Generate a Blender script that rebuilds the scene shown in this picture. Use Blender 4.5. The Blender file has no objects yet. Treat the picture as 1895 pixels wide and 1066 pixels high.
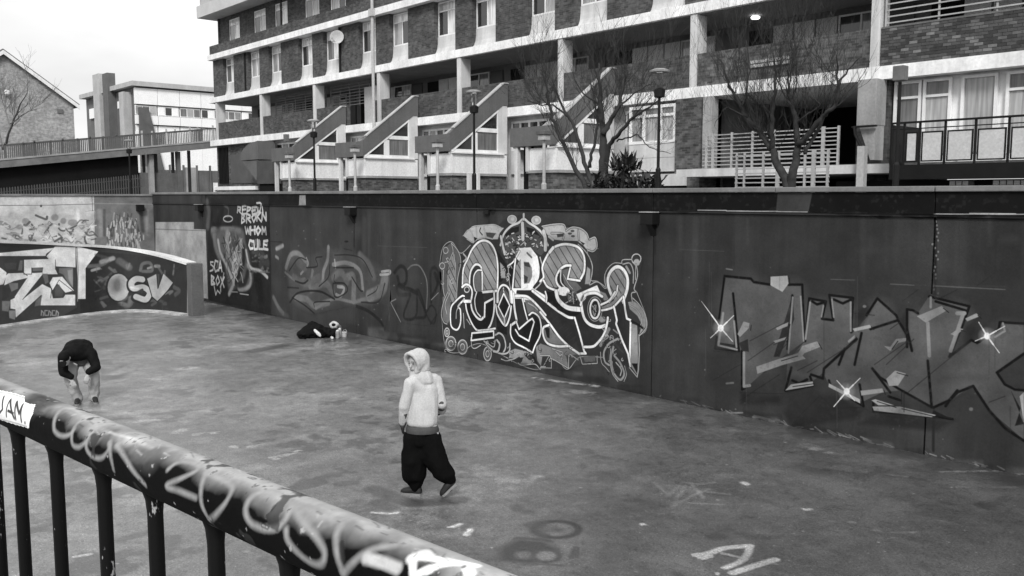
import bpy, bmesh, math, random
import numpy as np
from mathutils import Vector, Matrix, noise as mnoise
random.seed(7); R=random.Random(11)
scn=bpy.context.scene; COL=scn.collection
# ---------------------------------------------------------------- camera
F=1650.; CX=947.5; CY=533.; HOR=363.; VPX=-535.; EYE=3.4
TH=math.atan((CY-HOR)/F); YAW=math.atan((CX-VPX)/math.hypot(F,CY-HOR))
FW=np.array([-math.cos(YAW),math.sin(YAW),0.]); RT=np.array([math.sin(YAW),math.cos(YAW),0.]); UP=np.array([0,0,1.])
FWD=FW*math.cos(TH)-UP*math.sin(TH); CUP=UP*math.cos(TH)+FW*math.sin(TH); CAM=np.array([0,0,EYE])
def ray(x,y): return FWD*F+RT*(x-CX)+CUP*(CY-y)
def onz(x,y,z=0.): d=ray(x,y); return CAM+d*(z-EYE)/d[2]
def ony(x,y,Y): d=ray(x,y); return CAM+d*Y/d[1]
def onx(x,y,X): d=ray(x,y); return CAM+d*X/d[0]
cd=bpy.data.cameras.new('camera'); cam=bpy.data.objects.new('camera',cd); COL.objects.link(cam)
cd.sensor_width=36.; cd.lens=36.*F/1895.; cd.clip_end=3000.; cd.clip_start=.05
M3=Matrix((RT,CUP,-FWD)).transposed(); cam.matrix_world=Matrix.Translation(CAM)@M3.to_4x4()
scn.camera=cam
# ---------------------------------------------------------------- sky, sun, exposure (flat bright overcast)
SUN_EL=math.radians(42); SUN_DIR=Vector((.62,-.60,0)).normalized()   # where the light comes from, seen from above
w=bpy.data.worlds.new('World'); scn.world=w; w.use_nodes=True; nt=w.node_tree; nt.nodes.clear()
def wn(t,**k):
    n=nt.nodes.new(t)
    for a,b in k.items(): setattr(n,a,b)
    return n
sky=wn('ShaderNodeTexSky',sky_type='NISHITA'); sky.sun_disc=False; sky.sun_elevation=SUN_EL
sky.sun_rotation=math.atan2(SUN_DIR.x,SUN_DIR.y); sky.air_density=1.5; sky.dust_density=6.
bw=wn('ShaderNodeRGBToBW'); nt.links.new(sky.outputs[0],bw.inputs[0])
tc=wn('ShaderNodeTexCoord'); mp=wn('ShaderNodeMapping'); mp.inputs['Scale'].default_value=(1,1,3.2); nt.links.new(tc.outputs['Generated'],mp.inputs[0])
cn=wn('ShaderNodeTexNoise'); cn.inputs['Scale'].default_value=2.1; cn.inputs['Detail'].default_value=5; nt.links.new(mp.outputs[0],cn.inputs['Vector'])
cr=wn('ShaderNodeMapRange'); cr.inputs[1].default_value=.3; cr.inputs[2].default_value=.7; cr.inputs[3].default_value=3.1; cr.inputs[4].default_value=5.6
nt.links.new(cn.outputs[0],cr.inputs[0])
mx=wn('ShaderNodeMix'); mx.data_type='FLOAT'; mx.inputs[0].default_value=.85   # cloud deck over the clear sky
nt.links.new(bw.outputs[0],mx.inputs[2]); nt.links.new(cr.outputs[0],mx.inputs[3])
bg=wn('ShaderNodeBackground'); bg.inputs['Strength'].default_value=.125; nt.links.new(mx.outputs[0],bg.inputs[0])
wo=wn('ShaderNodeOutputWorld'); nt.links.new(bg.outputs[0],wo.inputs[0])
sd=bpy.data.lights.new('sun','SUN'); sd.energy=1.5; sd.angle=math.radians(14); sd.color=(1,.995,.985)
so=bpy.data.objects.new('sun',sd); COL.objects.link(so)
sv=Vector((SUN_DIR.x*math.cos(SUN_EL),SUN_DIR.y*math.cos(SUN_EL),math.sin(SUN_EL)))
so.rotation_euler=sv.to_track_quat('Z','Y').to_euler(); so.location=sv*60
scn.view_settings.view_transform='Standard'; scn.view_settings.look='None'; scn.view_settings.gamma=1.; scn.view_settings.use_curve_mapping=False
scn.view_settings.exposure=.88
scn.cycles.max_bounces=6
# ---------------------------------------------------------------- helpers
class MB:
    def __init__(s): s.v=[]; s.f=[]; s.uv=None; s.m=[]
    def add(s,vs,fs,mi=0):
        o=len(s.v); s.v+= [tuple(map(float,p)) for p in vs]; s.f+=[tuple(i+o for i in f) for f in fs]; s.m+=[mi]*len(fs); return s
    def box(s,x0,x1,y0,y1,z0,z1,mi=0):
        if x1<x0:x0,x1=x1,x0
        if y1<y0:y0,y1=y1,y0
        if z1<z0:z0,z1=z1,z0
        return s.add([(x0,y0,z0),(x1,y0,z0),(x1,y1,z0),(x0,y1,z0),(x0,y0,z1),(x1,y0,z1),(x1,y1,z1),(x0,y1,z1)],
          [(0,3,2,1),(4,5,6,7),(0,1,5,4),(1,2,6,5),(2,3,7,6),(3,0,4,7)],mi)
    def prism(s,pts,axis,a,b,mi=0):
        """polygon pts (2d) extruded along axis from a to b. axis 'y': pts are (x,z); 'x': (y,z); 'z': (x,y)"""
        n=len(pts)
        def P(p,t): return {'y':(p[0],t,p[1]),'x':(t,p[0],p[1]),'z':(p[0],p[1],t)}[axis]
        vs=[P(p,a) for p in pts]+[P(p,b) for p in pts]
        return s.add(vs,[tuple(range(n)),tuple(range(2*n-1,n-1,-1))]+[(i,n+i,n+(i+1)%n,(i+1)%n) for i in range(n)],mi)
    def tube(s,pts,rs,n=8,cap=True,mi=0):
        pts=[Vector(p) for p in pts]
        if not hasattr(rs,'__len__'): rs=[rs]*len(pts)
        up=Vector((0,0,1)); base=len(s.v); prev=None; vs=[]
        for i,p in enumerate(pts):
            t=(pts[min(i+1,len(pts)-1)]-pts[max(i-1,0)])
            if t.length<1e-9: t=Vector((0,0,1))
            t.normalize()
            if prev is None:
                a=t.cross(up)
                if a.length<.05: a=t.cross(Vector((1,0,0)))
            else: a=prev-t*prev.dot(t)
            a.normalize(); prev=a; b=t.cross(a)
            for k in range(n):
                q=2*math.pi*k/n; vs.append(p+(a*math.cos(q)+b*math.sin(q))*rs[i])
        fs=[(i*n+k,i*n+(k+1)%n,(i+1)*n+(k+1)%n,(i+1)*n+k) for i in range(len(pts)-1) for k in range(n)]
        if cap: fs+=[tuple(range(n-1,-1,-1)),tuple((len(pts)-1)*n+k for k in range(n))]
        return s.add(vs,fs,mi)
    def lathe(s,prof,c=(0,0,0),n=16,mi=0):
        vs=[];m=len(prof)
        for r,z in prof:
            for k in range(n):
                q=2*math.pi*k/n; vs.append((c[0]+r*math.cos(q),c[1]+r*math.sin(q),c[2]+z))
        fs=[(i*n+k,i*n+(k+1)%n,(i+1)*n+(k+1)%n,(i+1)*n+k) for i in range(m-1) for k in range(n)]
        fs+=[tuple(range(n-1,-1,-1)),tuple((m-1)*n+k for k in range(n))]
        return s.add(vs,fs,mi)
    def off(s,d): s.v=[(p[0]+d[0],p[1]+d[1],p[2]+d[2]) for p in s.v]; return s
ORG={}
def obj(name,mb,mat=None,parent=None,world=True,smooth=False,bevel=0.,label=None,kind=None,uvf=None,normals=True):
    """links the mesh as one object; with world=True the vertices are world positions and are moved to the parent's frame"""
    me=bpy.data.meshes.new(name); o0=ORG.get(parent.name,Vector()) if parent else Vector()
    vs=[tuple(Vector(p)-o0) for p in mb.v] if (world and parent) else mb.v
    me.from_pydata(vs,[],mb.f)
    mats=mat if isinstance(mat,(list,tuple)) else [mat]
    for m in mats:
        if m: me.materials.append(m)
    if len(mats)>1: me.polygons.foreach_set('material_index',mb.m)
    if normals or bevel:
        bm=bmesh.new(); bm.from_mesh(me); bmesh.ops.recalc_face_normals(bm,faces=bm.faces[:])
        if bevel: bmesh.ops.bevel(bm,geom=[e for e in bm.edges if len(e.link_faces)==2 and e.calc_face_angle(0)>.6],offset=bevel,segments=2,affect='EDGES',profile=.6)
        bm.to_mesh(me); bm.free()
    if uvf:
        ul=me.uv_layers.new(name='uv')
        for l in me.loops: ul.data[l.index].uv=uvf(me.vertices[l.vertex_index].co+o0)
    if smooth: me.polygons.foreach_set('use_smooth',[True]*len(me.polygons))
    o=bpy.data.objects.new(name,me); COL.objects.link(o)
    if parent: o.parent=parent; ORG[o.name]=o0
    if label: o['label']=label
    if kind: o['kind']=kind
    return o
def tag(o,label=None,cat=None,group=None,kind=None):
    if label:o['label']=label
    if cat:o['category']=cat
    if group:o['group']=group
    if kind:o['kind']=kind
    return o
def thing(name,loc,label,cat,group=None):
    o=bpy.data.objects.new(name,None); COL.objects.link(o); o.location=loc; o.empty_display_size=.2; ORG[o.name]=Vector(loc)
    return tag(o,label,cat,group,'thing')
def dup(o,loc,parent=None,rot=None):
    c=o.copy(); COL.objects.link(c); c.location=loc
    if rot is not None: c.rotation_euler=rot
    if parent: c.parent=parent
    for k in list(o.children): 
        d=dup(k,k.location,c)
    return c
# ---------------------------------------------------------------- materials (black and white photograph: all greys)
def N(t,ty,**k):
    n=t.nodes.new(ty)
    for a,b in k.items(): setattr(n,a,b)
    return n
def math_(t,op,a,b=None,clamp=False):
    n=N(t,'ShaderNodeMath',operation=op,use_clamp=clamp)
    for i,x in enumerate((a,b)):
        if x is None: continue
        if isinstance(x,(int,float)): n.inputs[i].default_value=x
        else: t.links.new(x,n.inputs[i])
    return n.outputs[0]
def noise(t,vec,scale,detail=4,rough=.55,stretch=None):
    if stretch:
        m=N(t,'ShaderNodeMapping'); m.inputs['Scale'].default_value=stretch; t.links.new(vec,m.inputs[0]); vec=m.outputs[0]
    n=N(t,'ShaderNodeTexNoise'); n.inputs['Scale'].default_value=scale; n.inputs['Detail'].default_value=detail; n.inputs['Roughness'].default_value=rough
    t.links.new(vec,n.inputs['Vector']); return n.outputs[0]
def rng(t,x,a,b,c,d):
    n=N(t,'ShaderNodeMapRange'); n.inputs[1].default_value=a;n.inputs[2].default_value=b;n.inputs[3].default_value=c;n.inputs[4].default_value=d
    t.links.new(x,n.inputs[0]); return n.outputs[0]
def mixf(t,fac,a,b):
    n=N(t,'ShaderNodeMix'); n.data_type='FLOAT'
    for i,x in ((0,fac),(2,a),(3,b)):
        if isinstance(x,(int,float)): n.inputs[i].default_value=x
        else: t.links.new(x,n.inputs[i])
    return n.outputs[0]
def newmat(name):
    m=bpy.data.materials.new(name); m.use_nodes=True; t=m.node_tree; b=t.nodes['Principled BSDF']
    return m,t,b
def setcol(t,b,val):
    c=N(t,'ShaderNodeCombineColor'); 
    for i in range(3): t.links.new(val,c.inputs[i])
    t.links.new(c.outputs[0],b.inputs['Base Color'])
def bump(t,b,h,dist,strength=1.):
    n=N(t,'ShaderNodeBump'); n.inputs['Distance'].default_value=dist; n.inputs['Strength'].default_value=strength
    t.links.new(h,n.inputs['Height']); t.links.new(n.outputs[0],b.inputs['Normal'])
def M(name,v,rough=.75,var=.2,scale=1.5,bmp=.004,streak=0.,spec=.35,fine=.12,metal=0.):
    m,t,b=newmat(name); pos=N(t,'ShaderNodeNewGeometry').outputs['Position']
    big=noise(t,pos,scale,5,.6); x=rng(t,big,.3,.7,1-var,1+var)
    fn=noise(t,pos,scale*14,3,.6); x=math_(t,'MULTIPLY',x,rng(t,fn,.3,.7,1-fine,1+fine))
    if streak:
        st=noise(t,pos,2.2,4,.6,(1,1,.07)); x=math_(t,'MULTIPLY',x,rng(t,st,.35,.65,1-streak,1+streak*.4))
    x=math_(t,'MULTIPLY',x,v); setcol(t,b,x)
    b.inputs['Roughness'].default_value=rough; b.inputs['Specular IOR Level'].default_value=spec; b.inputs['Metallic'].default_value=metal
    if bmp: bump(t,b,fn,bmp,.5)
    return m
def brick_mat(name,v,mortar=.28,var=.5,scale=1.,big=.2):
    m,t,b=newmat(name); pos=N(t,'ShaderNodeNewGeometry').outputs['Position']
    s=N(t,'ShaderNodeSeparateXYZ'); t.links.new(pos,s.inputs[0])
    c=N(t,'ShaderNodeCombineXYZ'); t.links.new(math_(t,'ADD',s.outputs[0],s.outputs[1]),c.inputs[0]); t.links.new(s.outputs[2],c.inputs[1])
    k=N(t,'ShaderNodeTexBrick'); t.links.new(c.outputs[0],k.inputs['Vector']); k.inputs['Scale'].default_value=1.
    k.inputs['Brick Width'].default_value=.225*scale; k.inputs['Row Height'].default_value=.075*scale; k.inputs['Mortar Size'].default_value=.006*scale
    k.inputs['Color1'].default_value=(v*(1-var),)*3+(1,); k.inputs['Color2'].default_value=(v*(1+var),)*3+(1,); k.inputs['Mortar'].default_value=(mortar,)*3+(1,)
    g=N(t,'ShaderNodeRGBToBW'); t.links.new(k.outputs['Color'],g.inputs[0])
    n1=noise(t,pos,.9,5,.65); n2=noise(t,pos,5.,4,.6)
    x=math_(t,'MULTIPLY',g.outputs[0],rng(t,n1,.3,.7,1-big,1+big)); x=math_(t,'MULTIPLY',x,rng(t,n2,.3,.7,.7,1.3)); setcol(t,b,x)
    b.inputs['Roughness'].default_value=.85; b.inputs['Specular IOR Level'].default_value=.2
    bump(t,b,k.outputs['Fac'],-.006,.6); return m
def glass_mat(name,v,rough=.06,curtain=0.):
    m,t,b=newmat(name); pos=N(t,'ShaderNodeNewGeometry').outputs['Position']
    a=noise(t,pos,6.,2,.5,(2.2,2.2,.12)); z=noise(t,pos,.9,3)
    x=math_(t,'MULTIPLY',rng(t,a,.3,.7,1-.35*(1 if curtain else .3),1+.25*(1 if curtain else .3)),rng(t,z,.3,.7,.75,1.25))
    setcol(t,b,math_(t,'MULTIPLY',x,v)); b.inputs['Roughness'].default_value=rough; b.inputs['Specular IOR Level'].default_value=.5
    b.inputs['Coat Weight'].default_value=.5; b.inputs['Coat Roughness'].default_value=.02
    return m
WHITE=M('white paint',.78,.6,.08,1.2,.001,.12,fine=.05); WHITE2=M('weathered white paint',.56,.7,.14,.9,.002,.22,fine=.06)
SLABW=M('white slab edge',.82,.7,.1,.8,.002,.16)
CONC=M('grey concrete',.3,.85,.2,1.,.004,.15); CONCD=M('dark concrete',.12,.85,.25,1.,.004,.2); GREYP=M('grey rendered panel',.115,.8,.12,1.2,.003,.12)
LGREY=M('light grey panel',.42,.7,.1,1.,.001,.1)
BRICK=brick_mat('brown brick',.072,.095,.35,big=.3); BRICKG=brick_mat('grey brick gable',.3,.36,.16); BRICKL=brick_mat('pale brick',.09,.11,.45,big=.35)
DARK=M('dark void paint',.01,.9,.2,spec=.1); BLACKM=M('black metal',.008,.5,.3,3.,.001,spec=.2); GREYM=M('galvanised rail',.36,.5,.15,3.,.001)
PANE=[glass_mat('dark pane',.03),glass_mat('net curtain pane',.34,.1,1.),glass_mat('bright curtain pane',.66,.12,1.),glass_mat('grey pane',.14,.08,1.)]
# ---------------------------------------------------------------- paint: graffiti rasters, in metres on the surface that carries them
def crom(P,closed=False,n=8):
    P=[np.array(p,float) for p in P]
    if len(P)<3: return np.array(P)
    out=[]; m=len(P)
    for i in range(m if closed else m-1):
        p0=P[(i-1)%m] if (closed or i>0) else 2*P[0]-P[1]
        p1=P[i]; p2=P[(i+1)%m]; p3=P[(i+2)%m] if (closed or i+2<m) else 2*P[-1]-P[-2]
        for t in np.linspace(0,1,n,endpoint=False):
            out.append(.5*((2*p1)+(-p0+p2)*t+(2*p0-5*p1+4*p2-p3)*t*t+(-p0+3*p1-3*p2+p3)*t**3))
    out.append(P[0] if closed else P[-1]); return np.array(out)
def vnoise(h,w,cell,rs):
    gh,gw=int(h/cell)+3,int(w/cell)+3; g=rs.rand(gh,gw).astype(np.float32); y=np.arange(h)/cell; x=np.arange(w)/cell; yi=y.astype(int); xi=x.astype(int); fy=(y-yi)[:,None]; fx=(x-xi)[None,:]; fy=fy*fy*(3-2*fy); fx=fx*fx*(3-2*fx)
    a=g[yi][:,xi];b=g[yi][:,xi+1];c=g[yi+1][:,xi];d=g[yi+1][:,xi+1]; return a*(1-fy)*(1-fx)+b*(1-fy)*fx+c*fy*(1-fx)+d*fy*fx
def fbm(h,w,cell,rs,n=4):
    o=np.zeros((h,w),np.float32); t=0
    for k in range(n):
        if cell/2**k<1.2: break
        o+=vnoise(h,w,cell/2**k,rs)*.55**k; t+=.55**k
    return o/t
class Canvas:
    def __init__(s,u0,u1,v0,v1,ppm,mapper):
        s.u0,s.u1,s.v0,s.v1,s.k,s.map=u0,u1,v0,v1,ppm,mapper
        s.w=int((u1-u0)*ppm); s.h=int((v1-v0)*ppm); s.G=np.zeros((s.h,s.w),np.float32); s.A=np.zeros((s.h,s.w),np.float32)
        s.org=(0,0); s.sc=1.; s.spray=None
    def tile(s,ox,oy,sc): s.org=(ox,oy); s.sc=sc; return s
    def px(s,p): return (s.org[0]+p[0]/s.sc, s.org[1]+p[1]/s.sc)
    def uv(s,p):
        u,v=s.map(*s.px(p)); return ((u-s.u0)*s.k,(v-s.v0)*s.k)
    def scale_at(s,p):
        x,y=s.px(p); a=s.map(x,y); b=s.map(x,y+1); return math.hypot(a[0]-b[0],a[1]-b[1])*s.k/s.sc
    def blend(s,y0,y1,x0,x1,m,val):
        if s.spray is not None: m=m*np.clip((s.spray[y0:y1,x0:x1]-.4)/.18,0,1)
        A=s.A[y0:y1,x0:x1]; G=s.G[y0:y1,x0:x1]; na=m+A*(1-m)
        G[...]=np.where(na>1e-5,(val*m+G*A*(1-m))/np.maximum(na,1e-5),G); A[...]=na
    def _dist(s,P,pad):
        x0=max(int(P[:,0].min()-pad),0); x1=min(int(P[:,0].max()+pad)+2,s.w); y0=max(int(P[:,1].min()-pad),0); y1=min(int(P[:,1].max()+pad)+2,s.h)
        if x1<=x0 or y1<=y0: return None
        D=np.full((y1-y0,x1-x0),1e9,np.float32)
        for a,b in zip(P[:-1],P[1:]):
            bx0=max(int(min(a[0],b[0])-pad),x0); bx1=min(int(max(a[0],b[0])+pad)+2,x1); by0=max(int(min(a[1],b[1])-pad),y0); by1=min(int(max(a[1],b[1])+pad)+2,y1)
            if bx1<=bx0 or by1<=by0: continue
            X=np.arange(bx0,bx1)[None,:]+.5; Y=np.arange(by0,by1)[:,None]+.5; d=b-a; L=d@d
            t=np.clip(((X-a[0])*d[0]+(Y-a[1])*d[1])/max(L,1e-9),0,1)
            q=np.hypot(X-a[0]-t*d[0],Y-a[1]-t*d[1]); V=D[by0-y0:by1-y0,bx0-x0:bx1-x0]; np.minimum(V,q,out=V)
        return D,y0,y1,x0,x1
    def stroke(s,pts,w,val,soft=0.,alpha=1.,closed=False,smooth=True):
        sw=s.scale_at(pts[len(pts)//2])*w; sf=max(s.scale_at(pts[0])*soft,.8)
        if len(pts)==1: pts=[pts[0],(pts[0][0]+.01,pts[0][1])]
        P=crom(pts,closed) if smooth else np.array(list(pts)+([pts[0]] if closed else []),float)
        P=np.array([s.uv(p) for p in P]); r=s._dist(P,sw/2+sf+2)
        if r is None: return s
        D,y0,y1,x0,x1=r; m=np.clip((sw/2+sf/2-D)/sf,0,1); m=m*m*(3-2*m)*alpha; s.blend(y0,y1,x0,x1,m,val); return s
    def poly(s,pts,val,soft=0.,alpha=1.,smooth=False,stripe=None):
        sf=max(s.scale_at(pts[0])*soft,1.); P=crom(pts,True) if smooth else np.array(list(pts)+[pts[0]],float)
        P=np.array([s.uv(p) for p in P]); r=s._dist(P,sf+2)
        if r is None: return s
        D,y0,y1,x0,x1=r; X=np.arange(x0,x1)[None,:]+.5; Y=np.arange(y0,y1)[:,None]+.5; ins=np.zeros(D.shape,bool)
        for a,b in zip(P[:-1],P[1:]):
            if a[1]==b[1]: continue
            c=((a[1]>Y)!=(b[1]>Y))&(X<(b[0]-a[0])*(Y-a[1])/(b[1]-a[1])+a[0]); ins^=c
        # far inside pixels keep D=1e9
        sd=np.where(ins,np.minimum(D,1e6),-D); m=np.clip(.5+sd/sf,0,1)*alpha
        if stripe:
            per,ang,wd,sv=stripe; k=s.scale_at(pts[0]); q=(X*math.cos(ang)+Y*math.sin(ang))/(per*k)%1.
            line=np.clip((wd/2-np.abs(q-.5))*per*k+.5,0,1); val=val*(1-line)+sv*line
        s.blend(y0,y1,x0,x1,m,val); return s
    def ring(s,c,rx,ry,w,val,**k):
        return s.stroke([(c[0]+rx*math.cos(a),c[1]+ry*math.sin(a)) for a in np.linspace(0,2*math.pi,14,endpoint=False)],w,val,closed=True,**k)
    def disc(s,c,rx,ry,val,**k):
        return s.poly([(c[0]+rx*math.cos(a),c[1]+ry*math.sin(a)) for a in np.linspace(0,2*math.pi,20,endpoint=False)],val,**k)
    def weather(s,cells=(40,9),amt=.2,chip=0.,seed=3):
        rs=np.random.RandomState(seed); a=fbm(s.h,s.w,cells[0],rs); b=fbm(s.h,s.w,cells[1],rs)
        s.G*=(1+amt*2*(a-.5)*1.6+amt*(b-.5)); s.G=np.clip(s.G,.003,.95)
        if chip: s.A*=1-chip*np.clip((b-.62)/.08,0,1)
        return s
    def image(s,name):
        im=bpy.data.images.new(name,s.w,s.h,alpha=True,float_buffer=True); im.colorspace_settings.name='Non-Color'; im.alpha_mode='CHANNEL_PACKED'
        a=np.empty((s.h,s.w,4),np.float32); a[...,0]=a[...,1]=a[...,2]=s.G; a[...,3]=s.A; im.pixels.foreach_set(a.ravel()); im.update(); im.pack(); return im
def paint_mat(name,cv,axis,base,rough=.7,var=.25,streak=.25,big=.35,spec=.35,stripes=0.,bmp=.003,uv=False,worn=.18,rough_noise=0.,roughp=None,fine=.1,grit=0.,coat=0.):
    """a surface of albedo base with grain and stains, and the canvas' paint on top; axis picks the two world axes of the canvas"""
    m,t,b=newmat(name); pos=N(t,'ShaderNodeNewGeometry').outputs['Position']; s=N(t,'ShaderNodeSeparateXYZ'); t.links.new(pos,s.inputs[0])
    n1=noise(t,pos,big,6,.62); n2=noise(t,pos,big*9,5,.6); n3=noise(t,pos,38.,3,.6)
    x=math_(t,'MULTIPLY',rng(t,n1,.3,.7,1-var,1+var),rng(t,n2,.3,.7,1-var*.6,1+var*.6)); x=math_(t,'MULTIPLY',x,rng(t,n3,.3,.7,1-fine,1+fine))
    if streak:
        st=noise(t,pos,1.6,5,.65,(1,1,.06)); x=math_(t,'MULTIPLY',x,rng(t,st,.35,.65,1-streak,1+streak*.5))
    if grit:
        g1=noise(t,pos,11.,5,.75); g2=noise(t,pos,2.6,6,.75); g3=noise(t,pos,75.,2,.5)
        x=math_(t,'MULTIPLY',x,rng(t,g1,.56,.66,1.,1-grit)); x=math_(t,'MULTIPLY',x,rng(t,g2,.54,.64,1.,1-grit*.8)); x=math_(t,'MULTIPLY',x,rng(t,g2,.36,.44,1+grit*.5,1.)); x=math_(t,'MULTIPLY',x,rng(t,g3,.25,.75,1-grit,1+grit))
        x=math_(t,'ADD',x,rng(t,noise(t,pos,52.,1,.4),.735,.76,0.,2.6))
    if coat: b.inputs['Coat Weight'].default_value=coat; b.inputs['Coat Roughness'].default_value=.3
    im=N(t,'ShaderNodeTexImage'); im.image=cv.image(name); im.extension='CLIP'
    if uv: uvn=N(t,'ShaderNodeUVMap'); uvn.uv_map='uv'; t.links.new(uvn.outputs[0],im.inputs[0])
    else:
        c=N(t,'ShaderNodeCombineXYZ')
        t.links.new(rng(t,s.outputs['XYZ'.index(axis[0])],cv.u0,cv.u1,0,1),c.inputs[0]); t.links.new(rng(t,s.outputs['XYZ'.index(axis[1])],cv.v0,cv.v1,0,1),c.inputs[1])
        for l in c.inputs[0].links,c.inputs[1].links: l[0].from_node.clamp=False
        t.links.new(c.outputs[0],im.inputs[0])
    g=N(t,'ShaderNodeRGBToBW'); t.links.new(im.outputs[0],g.inputs[0])
    wear=rng(t,n2,.35,.6,1-worn,1.); fac=math_(t,'MULTIPLY',im.outputs[1],wear)
    pv=math_(t,'MULTIPLY',g.outputs[0],x if grit else rng(t,n3,.3,.7,.93,1.07))
    v=mixf(t,fac,math_(t,'MULTIPLY',x,base),pv); setcol(t,b,v)
    b.inputs['Specular IOR Level'].default_value=spec
    if rough_noise: t.links.new(rng(t,n1,.3,.7,rough-rough_noise,rough+rough_noise),b.inputs['Roughness'])
    else: b.inputs['Roughness'].default_value=rough
    h=math_(t,'ADD',math_(t,'MULTIPLY',n3,.5),n2)
    bump(t,b,h,bmp,.6); return m
# ---------------------------------------------------------------- the long painted wall of the pit
WY=11.72; WTOP=3.53
def wallmap(x,y): p=ony(x,y,WY); return p[0],p[2]
W=Canvas(-32.4,-2.6,0.,3.56,150,wallmap)
rw=random.Random(5)
W.tile(0,0,1)
# dark painted parapet band with ragged lower edge
for i in range(9): pass
W.poly([(380,352),(1900,340),(1900,403),(1830,402),(1735,406),(1640,398),(1560,396),(1440,393),(1210,391),(640,381),(500,381),(380,380)],.004,soft=1.5)
for x,y,w_,h in [(1545,396,60,5),(1610,398,46,8),(1680,402,40,4),(1250,392,30,4),(1830,404,70,4),(905,388,14,10),(560,383,18,4)]:
    W.poly([(x,y-3),(x+w_,y-3),(x+w_*.8,y+h*.6),(x+w_*.5,y+h),(x+w_*.2,y+h*.5)],.012,soft=2,smooth=True)
# bare / repainted patches on the band
W.poly([(1440,357),(1504,357),(1497,391),(1437,391)],.045,soft=1.5); W.poly([(555,361),(566,361),(567,380),(554,380)],.26,soft=1)
for x0,x1,y in [(1292,1345,389),(1345,1440,390.5),(1437,1495,391.5),(1730,1900,396),(1795,1880,395)]: W.stroke([(x0,y),(x1,y+.6)],1.6,.42,alpha=.8,soft=.6,smooth=False)
W.poly([(505,383),(660,385),(655,620),(505,585)],.052,soft=20,alpha=.4)
# dark stains under the brackets and at the joints
for x,y0,y1 in [(1212,412,470),(655,396,455),(905,390,470),(1731,405,520)]:
    W.stroke([(x,y0),(x,y1)],5,.012,soft=6,alpha=.75,smooth=False); W.stroke([(x,y0),(x-.5,y1+170)],2,.02,soft=3,alpha=.6,smooth=False)
W.stroke([(1731,405),(1727,835)],5,.013,soft=3,alpha=.9,smooth=False)
for y in range(410,560,7): W.disc((1731+rw.uniform(-6,6),y),1.6,2.2,.3,alpha=.5,soft=1)
for i in range(26):
    x=rw.uniform(520,1890); y=395+rw.random()*15; l=rw.uniform(30,150); W.stroke([(x,y),(x+rw.uniform(-1,1),y+l)],rw.uniform(3,14),rw.choice([.03,.075]),soft=10,alpha=.25,smooth=False)
for i in range(240):
    x=rw.uniform(510,1890); y=rw.uniform(395,690)+(x-500)*.1; r=rw.choice([.6,.8,1.1,1.6]); W.disc((x,y),r,r,rw.choice([.12,.2,.02]),alpha=.5,soft=1)
for x0,x1,y in [(700,790,455),(1545,1580,517),(1650,1860,527),(1260,1340,462)]: W.stroke([(x0,y),((x0+x1)/2,y+1.5),(x1,y+3)],1.1,.1,alpha=.4,soft=1.5)
W.stroke([(500,447),(522,448)],2,.02); W.disc((641,447),4,2,.012)
for i in range(60):
    x=rw.uniform(1230,1890); b=735+(x-1212)*.215; W.stroke([(x,b-rw.uniform(0,9)),(x+rw.uniform(4,22),b+rw.uniform(-3,5))],rw.uniform(1,3),rw.choice([.2,.3,.14]),alpha=.6,soft=1.5)
for i in range(34):
    x=rw.uniform(660,1210); b=626+(x-655)*.2; W.stroke([(x,b-rw.uniform(0,5)),(x+rw.uniform(4,18),b+rw.uniform(-2,3))],rw.uniform(.8,2),rw.choice([.02,.12,.16]),alpha=.5,soft=1.5)
W.stroke([(500,584),(655,629),(1212,741),(1895,890)],7,.018,soft=9,alpha=.7,smooth=False)  # contact shade along the wall foot, painted into the wall colour
# lighter block painted at the far end, then the dark portrait panel
W.poly([(288,411),(359,411),(359,424),(381,425),(385,553),(288,540)],.33,soft=1); W.poly([(288,423),(381,426),(381,428),(288,425)],.12,soft=.6,alpha=.7)
W.poly([(383,352),(498,352),(502,585),(386,556)],.016,soft=2)
W.tile(370,360,4.443)
W.poly([(105,285),(330,275),(380,400),(425,600),(435,720),(370,790),(300,765),(245,810),(225,700),(195,560),(125,400)],.085,soft=36,smooth=True)
for P,w_,v,a in [
  ([(60,60),(75,150),(65,260)],60,.09,.6),([(150,380),(170,480),(210,560),(250,650),(275,730),(240,820)],34,.26,.85),([(120,340),(130,430),(165,520)],60,.11,.8),
  ([(100,290),(170,270),(250,280),(330,300)],40,.12,.8),([(230,330),(220,420),(250,520),(290,600),(290,640)],75,.2,.85),([(330,380),(340,470),(310,560)],46,.22,.8),
  ([(285,480),(300,520),(270,560)],26,.4,.8),([(380,460),(400,560),(430,610),(500,630),(555,680)],26,.34,.95),([(395,580),(420,690),(400,760),(330,780),(310,750)],34,.2,.85),
  ([(440,480),(520,500),(500,580),(560,560)],60,.045,.7),([(200,90),(235,120),(230,200)],20,.06,.7),([(110,70),(180,110),(150,250)],90,.006,.8)]:
    W.stroke(P,w_,v*1.25,soft=w_*.7,alpha=a)
for P,w_ in [([(355,430),(360,540),(330,640),(300,700),(310,740),(370,720),(395,640)],60),([(200,360),(215,440),(240,500)],16),([(330,370),(300,420),(310,480)],12),([(100,120),(110,240),(260,245)],30),([(480,700),(500,840)],130)]: W.stroke(P,w_,.008,soft=w_*.6,alpha=.85)
for i in range(60):
    x=rw.uniform(190,350); y=rw.uniform(300,660); W.stroke([(x,y),(x+rw.uniform(-20,20),y+rw.uniform(20,60)),(x+rw.uniform(-20,30),y+rw.uniform(50,110))],rw.uniform(5,16),rw.choice([.28,.2,.34,.02,.015,.4]),soft=8,alpha=.7)
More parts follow.
